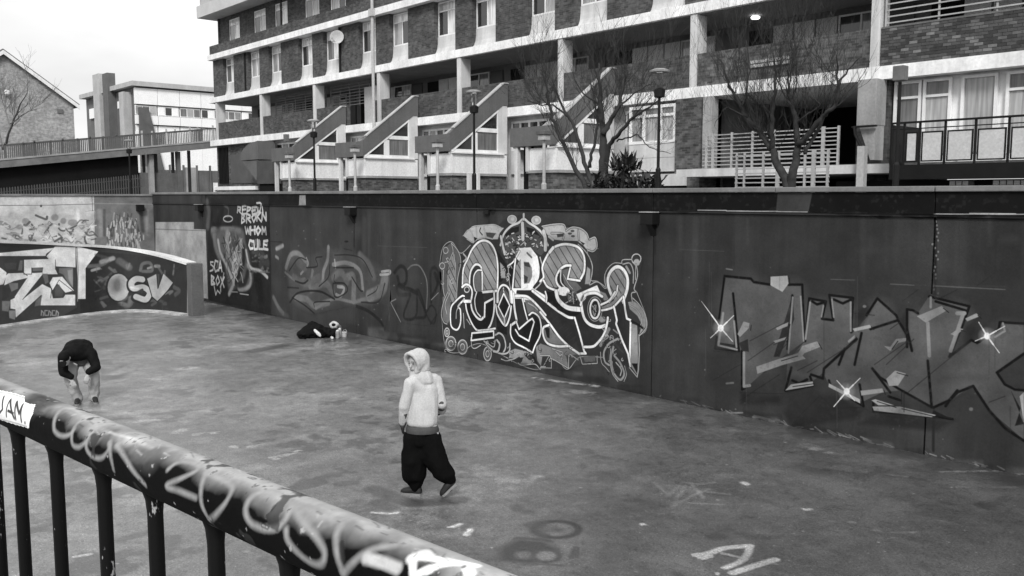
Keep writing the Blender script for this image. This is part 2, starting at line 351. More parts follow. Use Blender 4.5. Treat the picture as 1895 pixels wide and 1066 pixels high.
for i in range(40):
    x=rw.uniform(420,560); y=rw.uniform(480,640); W.disc((x,y),rw.uniform(5,18),rw.uniform(5,14),rw.choice([.1,.06,.012,.15]),soft=8,alpha=.7)
W.ring((232,200),38,24,10,.3,soft=8); W.disc((232,206),26,14,.008,soft=6)
W.stroke([(255,800),(310,802)],8,.25,soft=5); W.stroke([(330,815),(400,825)],9,.3,soft=5)
GL={'R':[[(0,1),(0,0),(.9,.1),(.8,.45),(.1,.5),(1,1)]],'E':[[(1,0),(0,.05),(0,.95),(1,1)],[(0,.5),(.8,.5)]],'P':[[(0,1),(0,0),(.9,.1),(.8,.5),(.1,.55)]],'W':[[(0,0),(.2,1),(.5,.4),(.8,1),(1,0)]],'B':[[(0,0),(0,1),(.9,.8),(.2,.5),(.8,.2),(0,0)]],'O':[[(.5,0),(0,.4),(.4,1),(1,.5),(.5,0)]],
 'K':[[(0,0),(0,1)],[(1,0),(.1,.5),(1,1)]],'N':[[(0,1),(0,0),(1,1),(1,0)]],'H':[[(0,0),(0,1)],[(1,0),(1,1)],[(0,.5),(1,.5)]],'M':[[(0,1),(.1,0),(.5,.6),(.9,0),(1,1)]],'C':[[(1,.1),(.3,0),(0,.5),(.3,1),(1,.9)]],'U':[[(0,0),(.1,1),(.9,1),(1,0)]],'L':[[(0,0),(0,1),(1,1)]],'S':[[(1,.05),(.1,.1),(.2,.45),(.9,.55),(.8,.95),(0,1)]],'A':[[(0,1),(.5,0),(1,1)],[(.2,.6),(.8,.6)]],'X':[[(0,0),(1,1)],[(1,0),(0,1)]]}
def scrawl(rows,v=.5):
    for (x,y,wd,ht,slope,txt,w_) in rows:
        n=len(txt); c=wd/n*.78
        for i,ch in enumerate(txt):
            x0=x+wd*i/n; yy=y+slope*i/n
            for s_ in GL[ch]: W.stroke([(x0+c*p[0]+rw.uniform(-3,3),yy+ht*p[1]+rw.uniform(-7,7)) for p in s_],w_*rw.uniform(1.,1.5),v*rw.uniform(.8,1.1),soft=6,alpha=.94,smooth=False)
            xx=x0+rw.uniform(0,c); W.stroke([(xx,yy+rw.uniform(-8,10)),(xx+rw.uniform(-5,5),yy+ht*rw.uniform(.4,.8))],w_*.6,v*rw.uniform(.6,.9),soft=6,smooth=False,alpha=.7)
scrawl([(310,95,200,60,10,'REPEW',14),(345,165,210,65,-20,'BROKN',14),(375,265,180,62,5,'WHOM',14),(405,375,160,72,5,'CULE',15),(85,545,105,80,10,'SCA',13),(95,665,115,80,15,'BOX',13),(120,760,70,60,15,'W',12)],.48)
W.stroke([(470,70),(505,75),(520,150)],16,.46,soft=5)
# faded grey piece, left of the big mural
W.tile(480,350,3.439)
W.poly([(170,480),(220,400),(330,430),(440,380),(600,420),(700,460),(820,540),(800,650),(740,720),(640,740),(500,720),(350,780),(200,700),(190,600)],.066,soft=40,alpha=.8,smooth=True)
for P,w_,v,sf in [
  ([(170,500),(200,420),(250,410),(300,465)],28,.13,14),([(165,530),(230,580),(290,570)],14,.1,8),([(300,440),(310,480),(265,540)],14,.17,8),([(440,370),(435,450),(410,520),(400,600),(360,620)],26,.15,14),
  ([(470,480),(560,470),(640,520),(660,640)],24,.15,12),([(560,560),(600,560),(600,700)],44,.11,16),([(480,450),(485,500)],12,.2,6),([(640,420),(700,480),(730,560)],40,.085,30),([(700,680),(780,640),(800,570)],70,.12,18),([(770,545),(825,540),(830,520),(780,525)],14,.26,4),
  ([(230,690),(300,700),(350,740),(440,720)],36,.1,14),([(360,760),(470,700),(600,720)],16,.12,10),([(110,380),(150,360)],22,.2,16),([(105,430),(120,440)],16,.18,14),([(90,690),(120,750),(150,790)],26,.09,18),([(320,620),(340,520)],24,.1,14),([(500,620),(540,630),(520,680),(490,670)],18,.2,6),
  ([(600,720),(700,690),(740,660)],22,.1,14),([(220,560),(300,600),(380,560)],40,.075,20),([(470,560),(520,530),(560,590)],40,.085,20),([(250,470),(290,500)],50,.07,20),([(330,640),(420,600),(470,660)],40,.085,20)]: W.stroke(P,w_*1.15,v*1.3,soft=sf,alpha=.9)
for P,w_ in [([(190,520),(250,440),(300,450)],7),([(300,500),(370,490),(360,440),(400,430)],7),([(380,620),(440,560),(450,480)],7),([(470,600),(540,600),(560,650),(490,690),(470,640),(470,600)],8),([(195,720),(250,660),(380,650),(480,700)],11),([(210,690),(290,740),(350,790)],8),([(350,750),(355,720),(450,715)],7),([(480,420),(580,420),(660,450),(720,560)],6),
   ([(540,380),(590,390)],4),([(590,560),(640,640),(660,650)],9),([(650,720),(760,715),(800,600)],8),([(620,745),(700,780),(770,840),(795,890)],18),([(230,585),(280,600),(310,580)],10),([(180,625),(250,630)],8),([(690,680),(740,650),(755,620)],6),([(475,500),(600,500)],7),([(480,545),(480,590),(540,600)],6)]: W.stroke(P,w_*1.3,.012,soft=6,alpha=.92)
# black tag between the faded piece and the mural
for P,w_ in [([(860,530),(900,490),(935,520),(930,600),(880,620),(890,670),(960,670)],26),([(880,560),(900,620),(960,640),(1000,660)],30),([(960,680),(920,800),(950,830),(1000,800),(1010,640),(1060,800),(1000,820)],20),([(1000,640),(1080,830),(1115,850),(1125,780),(1095,740),(1060,790)],14),([(1095,720),(1090,540),(1110,500),(1140,530),(1130,620),(1100,680)],22),([(1120,540),(1140,600)],34),([(1090,860),(1130,800)],10)]: W.stroke(P,w_,.012,soft=12,alpha=.85)
W.stroke([(945,510),(975,485),(1020,490),(1060,560),(1070,640),(1065,760)],9,.13,soft=8,alpha=.9); W.stroke([(870,700),(835,718),(900,845)],7,.2,soft=5,smooth=False); W.stroke([(1095,705),(1140,660)],5,.2,soft=4)
# ------------------------------------------------ the big white outlined mural (four tiles traced from the photograph)
T1=(810,390,6.27);T2=(1000,390,6.27);T3=(810,540,6.27);T4=(1000,540,6.27); WH=.76; LG=.38; MG=.19; DK=.009; SG=.25
def st(T,P,w_=22,v=WH,**k):
    W.tile(*T)
    if v>.43: W.stroke(P,w_+26,.012,soft=12,alpha=.62,closed=k.get('closed',False),smooth=k.get('smooth',True))
    elif v>=.3: W.stroke(P,w_+14,.02,soft=9,alpha=.5,closed=k.get('closed',False),smooth=k.get('smooth',True))
    W.stroke(P,w_*(1.15 if v>.43 else 1.),v,soft=k.pop('soft',5),**k)
def po(T,P,v,**k): W.tile(*T); W.poly(P,v,**k)
stripe=(92,.72,.14,.05)
# shadow under everything
po(T1,[(20,640),(60,430),(160,360),(250,480),(300,480),(380,400),(300,290),(380,180),(700,170),(820,60),(1000,40),(1220,60),(1450,150),(1740,190),(1860,330),(1850,440),(1740,480),(1800,640),(1780,800),(1860,820),(1950,900),(1940,740),(2060,610),(2130,560),(2300,500),(2370,580),(2310,940),(2420,1230),(2420,1380),(2340,1450),(2320,1940),(2180,1780),(2190,1960),(2040,1900),(1930,1700),(1650,1700),(1500,1840),(1330,1660),(1180,1840),(900,1760),(560,1560),(400,1560),(280,1640),(100,1600),(40,1200)],.028,soft=14,alpha=.95)
st(T1,[(20,640),(60,430),(160,360),(250,480),(300,480),(380,400)],9,.36); st(T1,[(1860,440),(1740,480),(1800,640),(1780,800),(1860,820),(1950,900),(1940,740)],9,.36); st(T1,[(2310,940),(2420,1230),(2420,1380),(2340,1450)],9,.36); st(T1,[(40,1200),(100,1600),(280,1640),(400,1560),(560,1560),(900,1760),(1180,1840),(1330,1660),(1500,1840),(1650,1700),(1930,1700)],8,.32)
# ribbons at the top
po(T1,[(300,290),(350,225),(395,190),(430,175),(560,165),(660,160),(740,195),(770,200),(720,260),(700,330),(640,330),(560,320),(470,330),(420,370),(360,340)],LG)
for P in ([(300,290),(350,225),(395,250),(420,370),(340,330)],[(395,190),(440,175),(560,165),(660,160),(740,195)],[(470,330),(560,315),(640,330)],[(450,190),(455,310)],[(540,185),(560,310)],[(600,260),(680,275)]): st(T1,P,7,.42)
st(T1,[(500,200),(490,240),(520,280)],16,DK); po(T1,[(560,250),(680,260),(640,320),(570,300)],.05,soft=8); po(T1,[(420,300),(465,320),(430,360)],DK,soft=6)
po(T2,[(20,180),(140,155),(260,155),(300,200),(370,190),(470,205),(540,260),(570,320),(640,310),(660,420),(610,475),(540,450),(500,400),(430,350),(260,345),(130,330),(60,250)],LG)
for P in ([(20,180),(140,158),(265,155),(300,205)],[(300,230),(370,190),(470,205),(540,260),(565,325)],[(570,330),(640,310),(660,420),(610,475),(545,455)],[(130,260),(270,270),(260,345)],[(440,230),(450,340)]): st(T2,P,8,.45)
for c in ((375,235),(380,295),(345,265)): W.tile(*T2).disc(c,24,14,.06,soft=6)
po(T2,[(190,270),(280,260),(270,300),(200,310)],.04,soft=8); po(T2,[(450,345),(520,380),(500,400)],DK,soft=5)
# crown
po(T1,[(720,360),(770,270),(850,180),(940,140),(1000,95),(1060,140),(1140,190),(1230,270),(1290,420),(1200,520),(1050,420),(940,440),(800,560),(740,480)],.06,soft=5)
po(T1,[(780,280),(860,200),(945,180),(945,240),(800,300)],DK,soft=5); po(T1,[(1030,185),(1130,215),(1200,300),(1040,240)],DK,soft=5)
for i in range(95):
    x=rw.uniform(790,1230); y=rw.uniform(255,560)
    if (x-1000)**2/240**2+(y-420)**2/190**2>1 or (x>950 and y>440): continue
    st(T1,[(x,y),(x+rw.uniform(-28,28),y+rw.uniform(-22,22)),(x+rw.uniform(-28,28),y+rw.uniform(-30,30))],rw.uniform(7,13),rw.choice([.4,.33,.5,.012,.012]),soft=3)
st(T1,[(730,400),(770,270),(850,180),(940,140),(1000,95),(1060,140),(1140,190),(1220,270),(1280,400)],24,.5); st(T1,[(985,150),(990,240),(990,330)],44,.45); st(T1,[(735,300),(760,420),(780,500)],30,.45); st(T2,[(40,240),(60,330),(60,450)],44,.45); st(T2,[(100,300),(150,340)],26,.36)
for T,c in ((T1,(865,100)),(T1,(1145,110))): W.tile(*T).disc(c,52,46,.3,soft=5); W.ring(c,52,46,9,.45); W.disc((c[0]+6,c[1]-4),20,22,.42,soft=14)
st(T1,[(1000,40),(1000,100)],30,.4,soft=8)
# ornament on the left
po(T1,[(70,440),(160,370),(250,480),(270,620),(240,800),(230,1060),(90,1060),(60,900),(40,640)],.1,soft=8)
po(T1,[(140,560),(200,500),(215,800),(210,1060),(140,1060),(125,800)],SG,stripe=(70,.64,.2,.06))
for P in ([(160,375),(180,470),(150,560),(120,780),(130,1060)],[(160,375),(240,470),(270,600),(235,780),(215,1060)],[(70,690),(65,900),(100,1060)],[(180,480),(210,640),(200,760)],[(100,550),(130,620)]): st(T1,P,10,.42)
for c in ((95,460),(55,640)): W.tile(*T1).ring(c,28,36,9,.4)
po(T3,[(60,60),(150,20),(150,300),(120,370),(60,330)],.13,soft=6)
for P in ([(120,0),(70,120),(45,260),(70,350),(110,375)],[(150,0),(90,140),(110,260)],[(300,250),(310,420)],[(340,320),(380,380)]): st(T3,P,10,.38)
# scrolls along the bottom
for c,rx,ry in (((155,600),58,80),((290,640),55,82),((580,720),44,80),((110,470),28,50)):
    W.tile(*T3).disc(c,rx,ry,.12,soft=8); W.ring(c,rx,ry,12,.44); W.ring(c,rx*.62,ry*.62,8,.02); W.ring(c,rx*.45,ry*.45,11,.42)
for P,w_ in (([(670,500),(720,480),(770,530),(790,640),(750,730)],18),([(540,570),(640,680),(760,720),(830,690),(840,600)],16),([(390,560),(400,640),(440,655),(500,620)],9),([(560,580),(650,640),(670,560)],12),([(740,780),(800,800),(880,780),(920,760)],11),([(920,790),(950,840),(1000,850),(1130,840),(1190,900),(1200,870),(1254,870)],10),([(690,560),(720,610),(700,690),(650,690)],22)): st(T3,P,w_,.44)
po(T3,[(830,690),(900,660),(1060,700),(1010,740),(1060,790),(1100,800),(1080,835),(960,835),(1000,760),(900,770),(830,770)],.27,soft=8); W.tile(*T3).disc((950,790),34,36,.02,soft=8); po(T3,[(1140,640),(1200,600),(1230,640),(1200,860),(1160,800)],.22,soft=8); po(T3,[(1080,720),(1130,760),(1180,880),(1120,800)],DK,soft=4)
po(T4,[(0,600),(120,640),(340,650),(470,720),(300,740),(330,890),(150,790),(110,740),(0,740)],.17,soft=8)
for P in ([(0,740),(110,740),(130,780),(130,885),(0,880)],[(150,780),(330,890),(330,740)],[(140,660),(260,700),(250,800)],[(180,690),(230,740),(260,720)],[(460,740),(490,840),(660,830),(660,745)],[(340,720),(440,790)]): st(T4,P,10,.38,smooth=False)
po(T4,[(500,750),(640,740),(640,810),(520,815)],.1,soft=8)
# first letter
po(T1,[(300,860),(300,690),(360,540),(420,420),(500,350),(560,345),(630,390),(680,480),(700,600),(700,880),(690,930),(520,950),(515,700),(490,640),(450,620),(400,660),(370,760),(365,850)],SG,smooth=False,stripe=stripe)
po(T1,[(420,930),(425,740),(460,690),(512,690),(520,940)],.14,soft=10); st(T1,[(490,700),(505,780),(510,930)],10,.06)
po(T1,[(640,400),(720,500),(800,620),(820,700),(740,830),(710,830),(705,600)],DK,soft=8); po(T1,[(725,600),(780,660),(790,780),(740,780)],.3,soft=14)
st(T1,[(290,870),(300,680),(350,560),(400,450),(470,370),(540,345),(610,375),(660,450),(690,560),(700,700),(695,880),(690,1060)]); st(T1,[(370,860),(375,760),(395,680),(440,625),(490,635),(515,690),(520,800),(520,950)]); st(T1,[(520,945),(690,930)],24)
st(T1,[(450,960),(422,870),(422,760),(460,695),(512,690)],14); st(T1,[(300,500),(335,550),(300,590)],20,.4)
po(T3,[(320,140),(390,120),(420,240),(500,320),(545,290),(555,140),(645,90),(645,320),(600,420),(520,440),(450,430),(385,350)],DK,soft=3); po(T3,[(430,0),(520,0),(540,110),(535,270),(490,280),(445,200)],.018,soft=4)
st(T3,[(385,110),(402,210),(450,290),(500,322),(540,290)]); st(T3,[(545,290),(550,130),(650,75)],20,smooth=False); st(T3,[(655,0),(660,120),(650,260),(620,370),(590,425)],20); st(T3,[(325,130),(342,230),(390,350),(440,430),(480,452)],18); st(T3,[(455,0),(432,100),(450,220),(500,290)],12); st(T3,[(470,452),(590,440),(670,425)],18)
st(T1,[(285,885),(330,855),(380,880),(402,950),(385,1060)],22); W.tile(*T1).ring((340,915),28,32,12,.45)
po(T3,[(160,200),(210,120),(290,70),(300,100),(245,170),(262,330),(235,425),(200,425),(165,370)],.02,soft=5)
st(T3,[(310,50),(280,50),(205,115),(155,195),(155,380),(200,437),(240,430),(268,350),(265,210),(240,170),(310,85)],17); st(T3,[(215,310),(222,220),(265,140)],10,.4); st(T3,[(310,110),(380,110)],30)
po(T3,[(405,485),(650,455),(655,540),(400,560)],DK); st(T3,[(400,480),(650,455),(652,530),(390,565)],17,closed=True,smooth=False)
po(T3,[(670,240),(720,340),(810,420),(805,500),(740,480),(690,430)],DK,soft=6)
# diamond between the letters
st(T1,[(700,1060),(705,930),(760,862),(830,910),(850,1060)],20); po(T1,[(720,950),(760,890),(820,960),(840,1060),(710,1060)],.09,soft=8); st(T1,[(765,900),(760,1000),(720,1060)],18,.45); st(T1,[(765,930),(825,1060)],16,.45)
st(T3,[(675,150),(700,270),(785,392),(835,300),(855,170)],20); po(T3,[(690,160),(765,30),(840,150),(800,340),(775,380),(720,290)],.11,soft=6); po(T3,[(712,170),(768,40),(830,160),(775,300)],DK); st(T3,[(705,170),(768,20),(838,158),(775,310)],15,closed=True,smooth=False); st(T3,[(775,300),(780,380)],24,.42)
# second letter
po(T1,[(950,435),(1080,425),(1160,530),(1190,680),(1170,820),(1100,900),(970,905),(965,600),(905,540)],WH,smooth=False); po(T1,[(1000,590),(1060,595),(1095,660),(1100,760),(1065,840),(1005,850)],.2,soft=8); po(T1,[(1000,600),(1060,600),(1080,660),(1010,640)],.04,soft=6); po(T1,[(1000,740),(1050,770),(1040,830),(1005,845)],.04,soft=6)
st(T1,[(1040,490),(1090,540)],26,.13); po(T1,[(895,890),(908,640),(965,560),(965,890)],SG,stripe=(70,.72,.2,.06)); po(T1,[(830,650),(900,560),(880,880),(840,900)],DK,soft=6)
st(T1,[(815,640),(880,590),(950,470)],14); st(T1,[(905,560),(890,700),(870,910)],20); st(T1,[(820,650),(830,800),(850,920)],10,.35); st(T1,[(1190,600),(1180,780),(1110,890)],14,DK); st(T1,[(1190,540),(1215,640),(1240,760),(1190,850),(1120,920)],13,.45)
po(T1,[(870,900),(1100,895),(1254,985),(1254,1060),(870,1060)],WH); po(T1,[(915,930),(1070,928),(1180,990),(1254,1060),(1140,1060),(1020,960),(920,965)],DK,soft=2); po(T1,[(895,1020),(975,1020),(980,1060),(895,1060)],DK)
# leg of the second letter and what lies under it
po(T4,[(-100,-20),(0,70),(180,240),(330,295),(400,305),(510,700),(440,705),(330,630),(110,380),(0,235),(-60,150),(-130,80),(-190,40),(-280,20),(-270,-20)],.02,soft=3)
for i in range(9): st(T4,[(60+i*40,250+i*46),(130+i*40,180+i*48)],5,.03,soft=4,smooth=False)
po(T3,[(1010,90),(1090,100),(1170,200),(1254,300),(1254,330),(1180,300),(1110,235),(1050,250)],.13,soft=8); st(T3,[(1050,130),(1120,170),(1160,210)],18,.3)
st(T4,[(-90,-10),(0,60),(150,180),(250,250),(330,295),(400,300)],26); st(T4,[(400,300),(455,480),(510,690),(530,715),(450,718)],22,smooth=False); st(T3,[(900,50),(1020,50),(1090,90),(1170,170),(1254,270)],24); st(T4,[(0,235),(110,370),(220,520),(330,630),(450,718)],24)
po(T3,[(895,95),(975,85),(1040,320),(960,400),(930,330)],.022,soft=3); st(T3,[(880,20),(895,200),(920,340)],26); st(T3,[(985,80),(1010,200),(1045,330)],15)
st(T3,[(855,0),(865,120)],34)
po(T3,[(860,390),(920,350),(930,430),(960,440),(1060,330),(1060,270),(1110,245),(1180,300),(1200,420),(1185,520),(1130,630),(1105,700),(1060,680),(900,590),(850,500)],.009,soft=2)
st(T3,[(850,390),(915,345)],24); st(T3,[(850,380),(850,500),(900,590),(1000,645),(1105,705)],17); st(T3,[(1105,705),(1130,630),(1185,520),(1203,420),(1180,300),(1110,242),(1062,270)],17); st(T3,[(915,350),(945,435),(1060,335),(1100,310),(1122,350),(1085,470),(1060,570),(945,505),(905,440)],17,smooth=False)
po(T4,[(40,400),(110,390),(150,470),(300,620),(200,630),(90,600),(40,520)],.16,soft=8); po(T4,[(50,410),(110,420),(110,540),(80,530)],.012,soft=6); st(T4,[(100,385),(35,420),(40,520),(90,600),(200,632),(320,630)],22)
# third letter
po(T2,[(50,560),(140,440),(260,400),(400,410),(470,460),(510,560),(500,700),(460,800),(335,785),(360,640),(250,650),(190,720),(180,820),(200,890),(110,890),(50,820),(30,700)],SG,stripe=stripe)
po(T2,[(520,440),(580,560),(600,680),(580,860),(480,860),(520,700)],.03,soft=5); po(T2,[(545,650),(580,680),(580,850),(520,850)],.26,soft=10); st(T2,[(440,390),(540,490),(600,620),(600,740),(570,860)],11,.36)
po(T2,[(250,690),(330,670),(330,790),(420,830),(480,900),(400,950),(330,900),(280,850)],.12,soft=8)
st(T2,[(0,820),(40,770),(25,660),(60,560),(140,440),(260,390),(380,400),(460,440),(510,540),(510,700),(460,810)],24); st(T2,[(460,812),(318,790),(355,635)],20,smooth=False); st(T2,[(355,635),(290,640),(225,690),(185,780),(205,860),(280,930)],24); st(T2,[(110,480),(150,430)],34); st(T2,[(240,690),(240,820),(290,890)],12); st(T2,[(270,740),(330,850),(380,910)],9,.4); st(T2,[(210,740),(215,830)],16,DK)
st(T2,[(40,810),(90,885),(200,925),(330,930)],22); W.tile(*T2).disc((270,935),72,52,WH); st(T2,[(200,960),(190,1060)],30)
po(T2,[(70,950),(180,930),(170,1020),(200,1060),(80,1060)],DK); po(T4,[(80,0),(175,0),(190,90),(260,170),(340,205),(470,215),(480,250),(405,290),(330,280),(200,210),(80,60)],DK,soft=2); st(T2,[(60,940),(75,1000),(70,1060)],18); st(T4,[(185,0),(205,80),(265,150),(340,190),(470,205)],46)
po(T2,[(300,960),(420,930),(440,1060),(320,1060)],.1,soft=8)
for i in range(14): st(T4,[(270+rw.uniform(0,170),rw.uniform(-20,150)),(290+rw.uniform(0,150),rw.uniform(0,150))],12,rw.choice([.3,.012,.4,.012]),soft=4)
W.tile(*T4).disc((240,60),14,26,.03,soft=4)
po(T4,[(410,290),(480,230),(520,340),(600,400),(740,400),(710,520),(600,615),(520,620)],.02,soft=3)
st(T4,[(475,120),(490,230),(520,320),(580,380),(680,408),(760,390)],32); st(T4,[(785,300),(770,400),(730,510),(650,610),(600,637),(510,640)],24)
po(T2,[(420,970),(660,865),(720,1000),(660,985),(560,985),(490,1060),(460,1060)],WH); po(T4,[(520,100),(540,40),(640,10),(720,50),(760,170),(770,300),(700,370),(600,360),(540,290)],.028,soft=4); W.tile(*T4).disc((720,320),40,34,.24,soft=16); po(T2,[(690,930),(760,960),(800,1040),(740,1040)],.22,soft=10)
st(T4,[(470,150),(490,80),(540,30),(640,15),(720,55)],26); W.tile(*T4).ring((635,200),55,108,24,WH); W.ring((635,200),84,140,9,.3); W.disc((640,130),26,26,.012,soft=4)
for i in range(9): st(T4,[(620+rw.uniform(-20,30),150+rw.uniform(0,110)),(630+rw.uniform(-20,30),170+rw.uniform(0,110))],11,rw.choice([.4,.012,.3]),soft=3)
st(T2,[(480,1040),(500,990)],24,.1)
# last letter
po(T2,[(800,860),(790,780),(835,700),(900,665),(965,700),(1005,790),(1000,920),(970,1060),(850,1060),(900,880),(840,980)],SG,stripe=(80,.72,.18,.06)); po(T4,[(715,180),(860,100),(960,0),(975,60),(860,170),(720,225)],.2,soft=6)
st(T2,[(840,1010),(795,890),(787,780),(830,690),(900,650),(970,690),(1012,780),(1010,900),(980,1000),(960,1060)],34); st(T2,[(900,870),(880,960),(800,1060)],17); st(T4,[(870,0),(800,100),(705,150)],20); st(T4,[(965,50),(860,165),(790,200),(715,215)],20)
st(T2,[(770,900),(745,800),(770,690),(850,610),(950,610)],10,.36); st(T2,[(580,860),(660,825),(750,880)],11,.36)
po(T4,[(880,170),(950,110),(990,300),(1040,340),(1030,760),(960,540),(900,380)],.02,soft=3); st(T4,[(968,60),(985,200),(1005,310),(1050,330),(1040,800)],22,smooth=False); st(T4,[(855,170),(890,330),(880,370),(950,560),(1020,720),(1045,860)],22,smooth=False)
po(T4,[(1065,370),(1125,390),(1140,900),(1120,960),(1050,860)],.24,soft=4); po(T4,[(1060,830),(1130,830),(1128,960)],DK,soft=6); st(T4,[(1145,500),(1150,700),(1140,900),(1125,990),(1035,880)],13,.34,smooth=False)
po(T4,[(1020,120),(1090,110),(1180,180),(1230,290),(1225,400),(1150,500),(1180,380),(1130,280),(1040,200)],.26,soft=6); st(T4,[(1060,60),(1150,150),(1220,270),(1232,400),(1190,470),(1150,510)],10,.42); st(T4,[(1030,150),(1120,210),(1175,310),(1160,420)],9,.38); st(T4,[(1060,340),(1130,380),(1190,420)],30,DK,soft=8)
W.tile(*T2).ring((1115,560),52,58,12,.42); W.disc((1120,600),36,40,.3,soft=10)
for P,w_,v in (([(1115,620),(1130,750),(1090,900),(1110,940),(1060,960),(1070,1060)],12,.36),([(945,610),(960,570),(1060,565)],10,.36),([(960,620),(1040,610),(1080,700),(1080,840)],14,.28),([(1000,650),(1040,720)],30,.24),([(1110,620),(1105,800)],8,.4)): st(T2,P,w_,v)
for P,w_,v in (([(900,545),(800,600),(740,700),(750,810),(800,850)],24,.32),([(880,580),(800,680),(790,780)],12,.06),([(850,640),(820,780),(860,950),(930,1020),(975,950),(930,830),(860,740)],26,.28),([(820,660),(810,800),(840,950),(900,1040)],9,.4),([(880,820),(940,900),(930,970)],14,.4),([(700,700),(710,820),(760,880),(800,930)],9,.36),([(980,860),(1000,960),(970,1040)],9,.36),([(880,620),(960,700)],26,.04),([(850,440),(900,480)],18,.2),([(700,620),(800,430)],40,.2)): st(T4,P,w_,v)
for i in range(70):   # small curls and flecks packed between the letters and along the foot
    T,x,y=rw.choice([(T3,rw.uniform(80,800),rw.uniform(470,760)),(T3,rw.uniform(800,1250),rw.uniform(640,840)),(T4,rw.uniform(0,700),rw.uniform(640,850)),(T4,rw.uniform(700,960),rw.uniform(560,980)),(T1,rw.uniform(40,260),rw.uniform(450,1040)),(T1,rw.uniform(720,830),rw.uniform(560,820)),(T4,rw.uniform(740,840),rw.uniform(260,560))])
    W.tile(*T); a=rw.uniform(0,6.28); r=rw.uniform(14,34); W.stroke([(x+r*k*.35*math.cos(a+k*1.1),y+r*k*.35*math.sin(a+k*1.1)) for k in range(5)],rw.uniform(6,10),rw.choice([.4,.46,.34,.012,.012]),soft=3,alpha=.9)
# ------------------------------------------------ grey and black piece on the right
W.tile(1260,470,2.734)
W.poly([(90,90),(700,60),(1300,90),(1736,150),(1736,960),(1500,900),(1100,840),(600,780),(150,700)],.027,soft=60,alpha=.7)
FL=.082
for P in ([(175,475),(222,112),(355,125),(370,142),(450,155),(545,155),(615,155),(628,440),(545,500),(460,560),(350,660),(310,685),(310,490)],[(630,440),(650,225),(735,240),(715,325),(770,335),(752,208),(872,222),(862,400),(900,400),(880,560),(720,600),(660,650),(530,690),(540,540)],
  [(870,400),(950,310),(995,225),(1090,310),(1145,430),(1145,280),(1200,300),(1255,215),(1460,265),(1430,350),(1360,520),(1470,435),(1510,450),(1610,380),(1615,345),(1736,350),(1736,940),(1560,790),(1480,665),(1360,740),(1275,775),(1110,690),(1020,700),(915,750),(750,660),(720,600)]): W.poly(P,FL,soft=3)
for x,y,rx,ry,v,a in ((300,220,110,90,.12,.8),(560,220,60,80,.12,.7),(250,400,40,60,.14,.7),(700,330,70,80,.12,.8),(820,300,50,70,.13,.8),(1000,290,60,50,.12,.7),(980,460,80,60,.11,.8),(1230,420,80,110,.12,.8),(1380,320,70,60,.13,.8),(1470,560,90,90,.11,.8),(1660,430,80,60,.13,.8),(1180,640,110,60,.1,.7),(420,600,90,30,.11,.6),
   (400,420,90,70,.035,.8),(600,580,90,50,.034,.8),(800,560,110,60,.035,.8),(960,620,80,60,.036,.8),(1120,560,60,70,.036,.7),(1330,650,90,60,.036,.8),(1600,720,90,90,.036,.8),(1690,560,60,60,.03,.8),(740,420,40,60,.04,.6)): W.disc((x,y),rx,ry,v,soft=rx*1.5,alpha=a*.5)
for P in ([(640,700),(750,690),(920,790),(900,830),(560,880),(520,800)],[(300,700),(520,715),(500,760),(300,760)],[(1000,800),(1380,845),(1300,900),(900,860)],[(880,300),(940,250),(960,290),(900,390)],[(1100,330),(1150,290),(1150,440)],[(1440,360),(1520,300),(1480,430),(1400,500)]): W.poly(P,.014,soft=26,alpha=.75)
W.poly([(1600,600),(1736,500),(1736,690),(1640,660)],.03); W.poly([(270,200),(290,490),(270,470)],.02,soft=4); W.poly([(565,210),(575,330),(500,520),(470,520)],.02,soft=4)
W.poly([(530,620),(670,640),(740,690),(680,800),(560,860)],.022,soft=40,alpha=.8); W.poly([(340,700),(540,600),(520,700),(330,750)],.03,soft=30,alpha=.7)
BK=.009
for P in ([(290,490),(175,478),(222,112),(355,125),(370,142),(450,155)],[(545,155),(615,155),(626,440)],[(265,200),(295,490)],[(310,490),(310,685),(350,665)],[(565,210),(560,300),(540,480)],[(630,440),(650,225),(735,240),(715,328),(772,335),(752,208),(872,222),(862,395)],[(665,240),(690,255),(725,245)],[(775,230),(820,250),(860,232)],
  [(940,310),(995,225),(1090,310),(1100,330)],[(960,380),(1100,335),(1140,400)],[(1145,470),(1145,280),(1175,285),(1200,300)],[(1145,380),(1170,490)],[(1258,215),(1460,265),(1430,350),(1360,520)],[(1290,240),(1440,285)],[(1360,520),(1470,435),(1500,450),(1610,380),(1615,345),(1736,352)],[(1736,505),(1600,600),(1640,660),(1690,685),(1736,690)],
  [(970,580),(1010,625),(1100,680),(1275,778),(1360,740),(1400,700),(1480,668),(1560,790),(1640,880),(1736,945)],[(970,580),(1060,700)],[(530,690),(560,575)],[(530,692),(670,665),(655,620)],[(565,640),(600,655),(640,635)],[(660,610),(720,630),(725,580),(890,430)],[(750,640),(760,670),(925,770),(905,660)],[(880,560),(915,400)],[(800,560),(830,480)],[(975,745),(975,795),(1250,815),(1375,835)],[(1050,720),(1110,740)],[(1340,770),(1360,740),(1400,690)],[(175,478),(200,455),(285,468)],[(1250,540),(1270,775)]):
    W.stroke(P,18,.02,soft=12,smooth=False,alpha=.3); W.stroke(P,13.5,.004,soft=3,smooth=False)
W.poly([(180,462),(285,460),(290,490),(178,478)],.012,soft=2); W.poly([(1280,790),(1380,838),(1270,810)],BK); W.poly([(1670,690),(1736,860),(1690,870),(1720,780)],BK,soft=4); W.poly([(295,450),(340,430),(345,495),(310,490)],.02,soft=3)
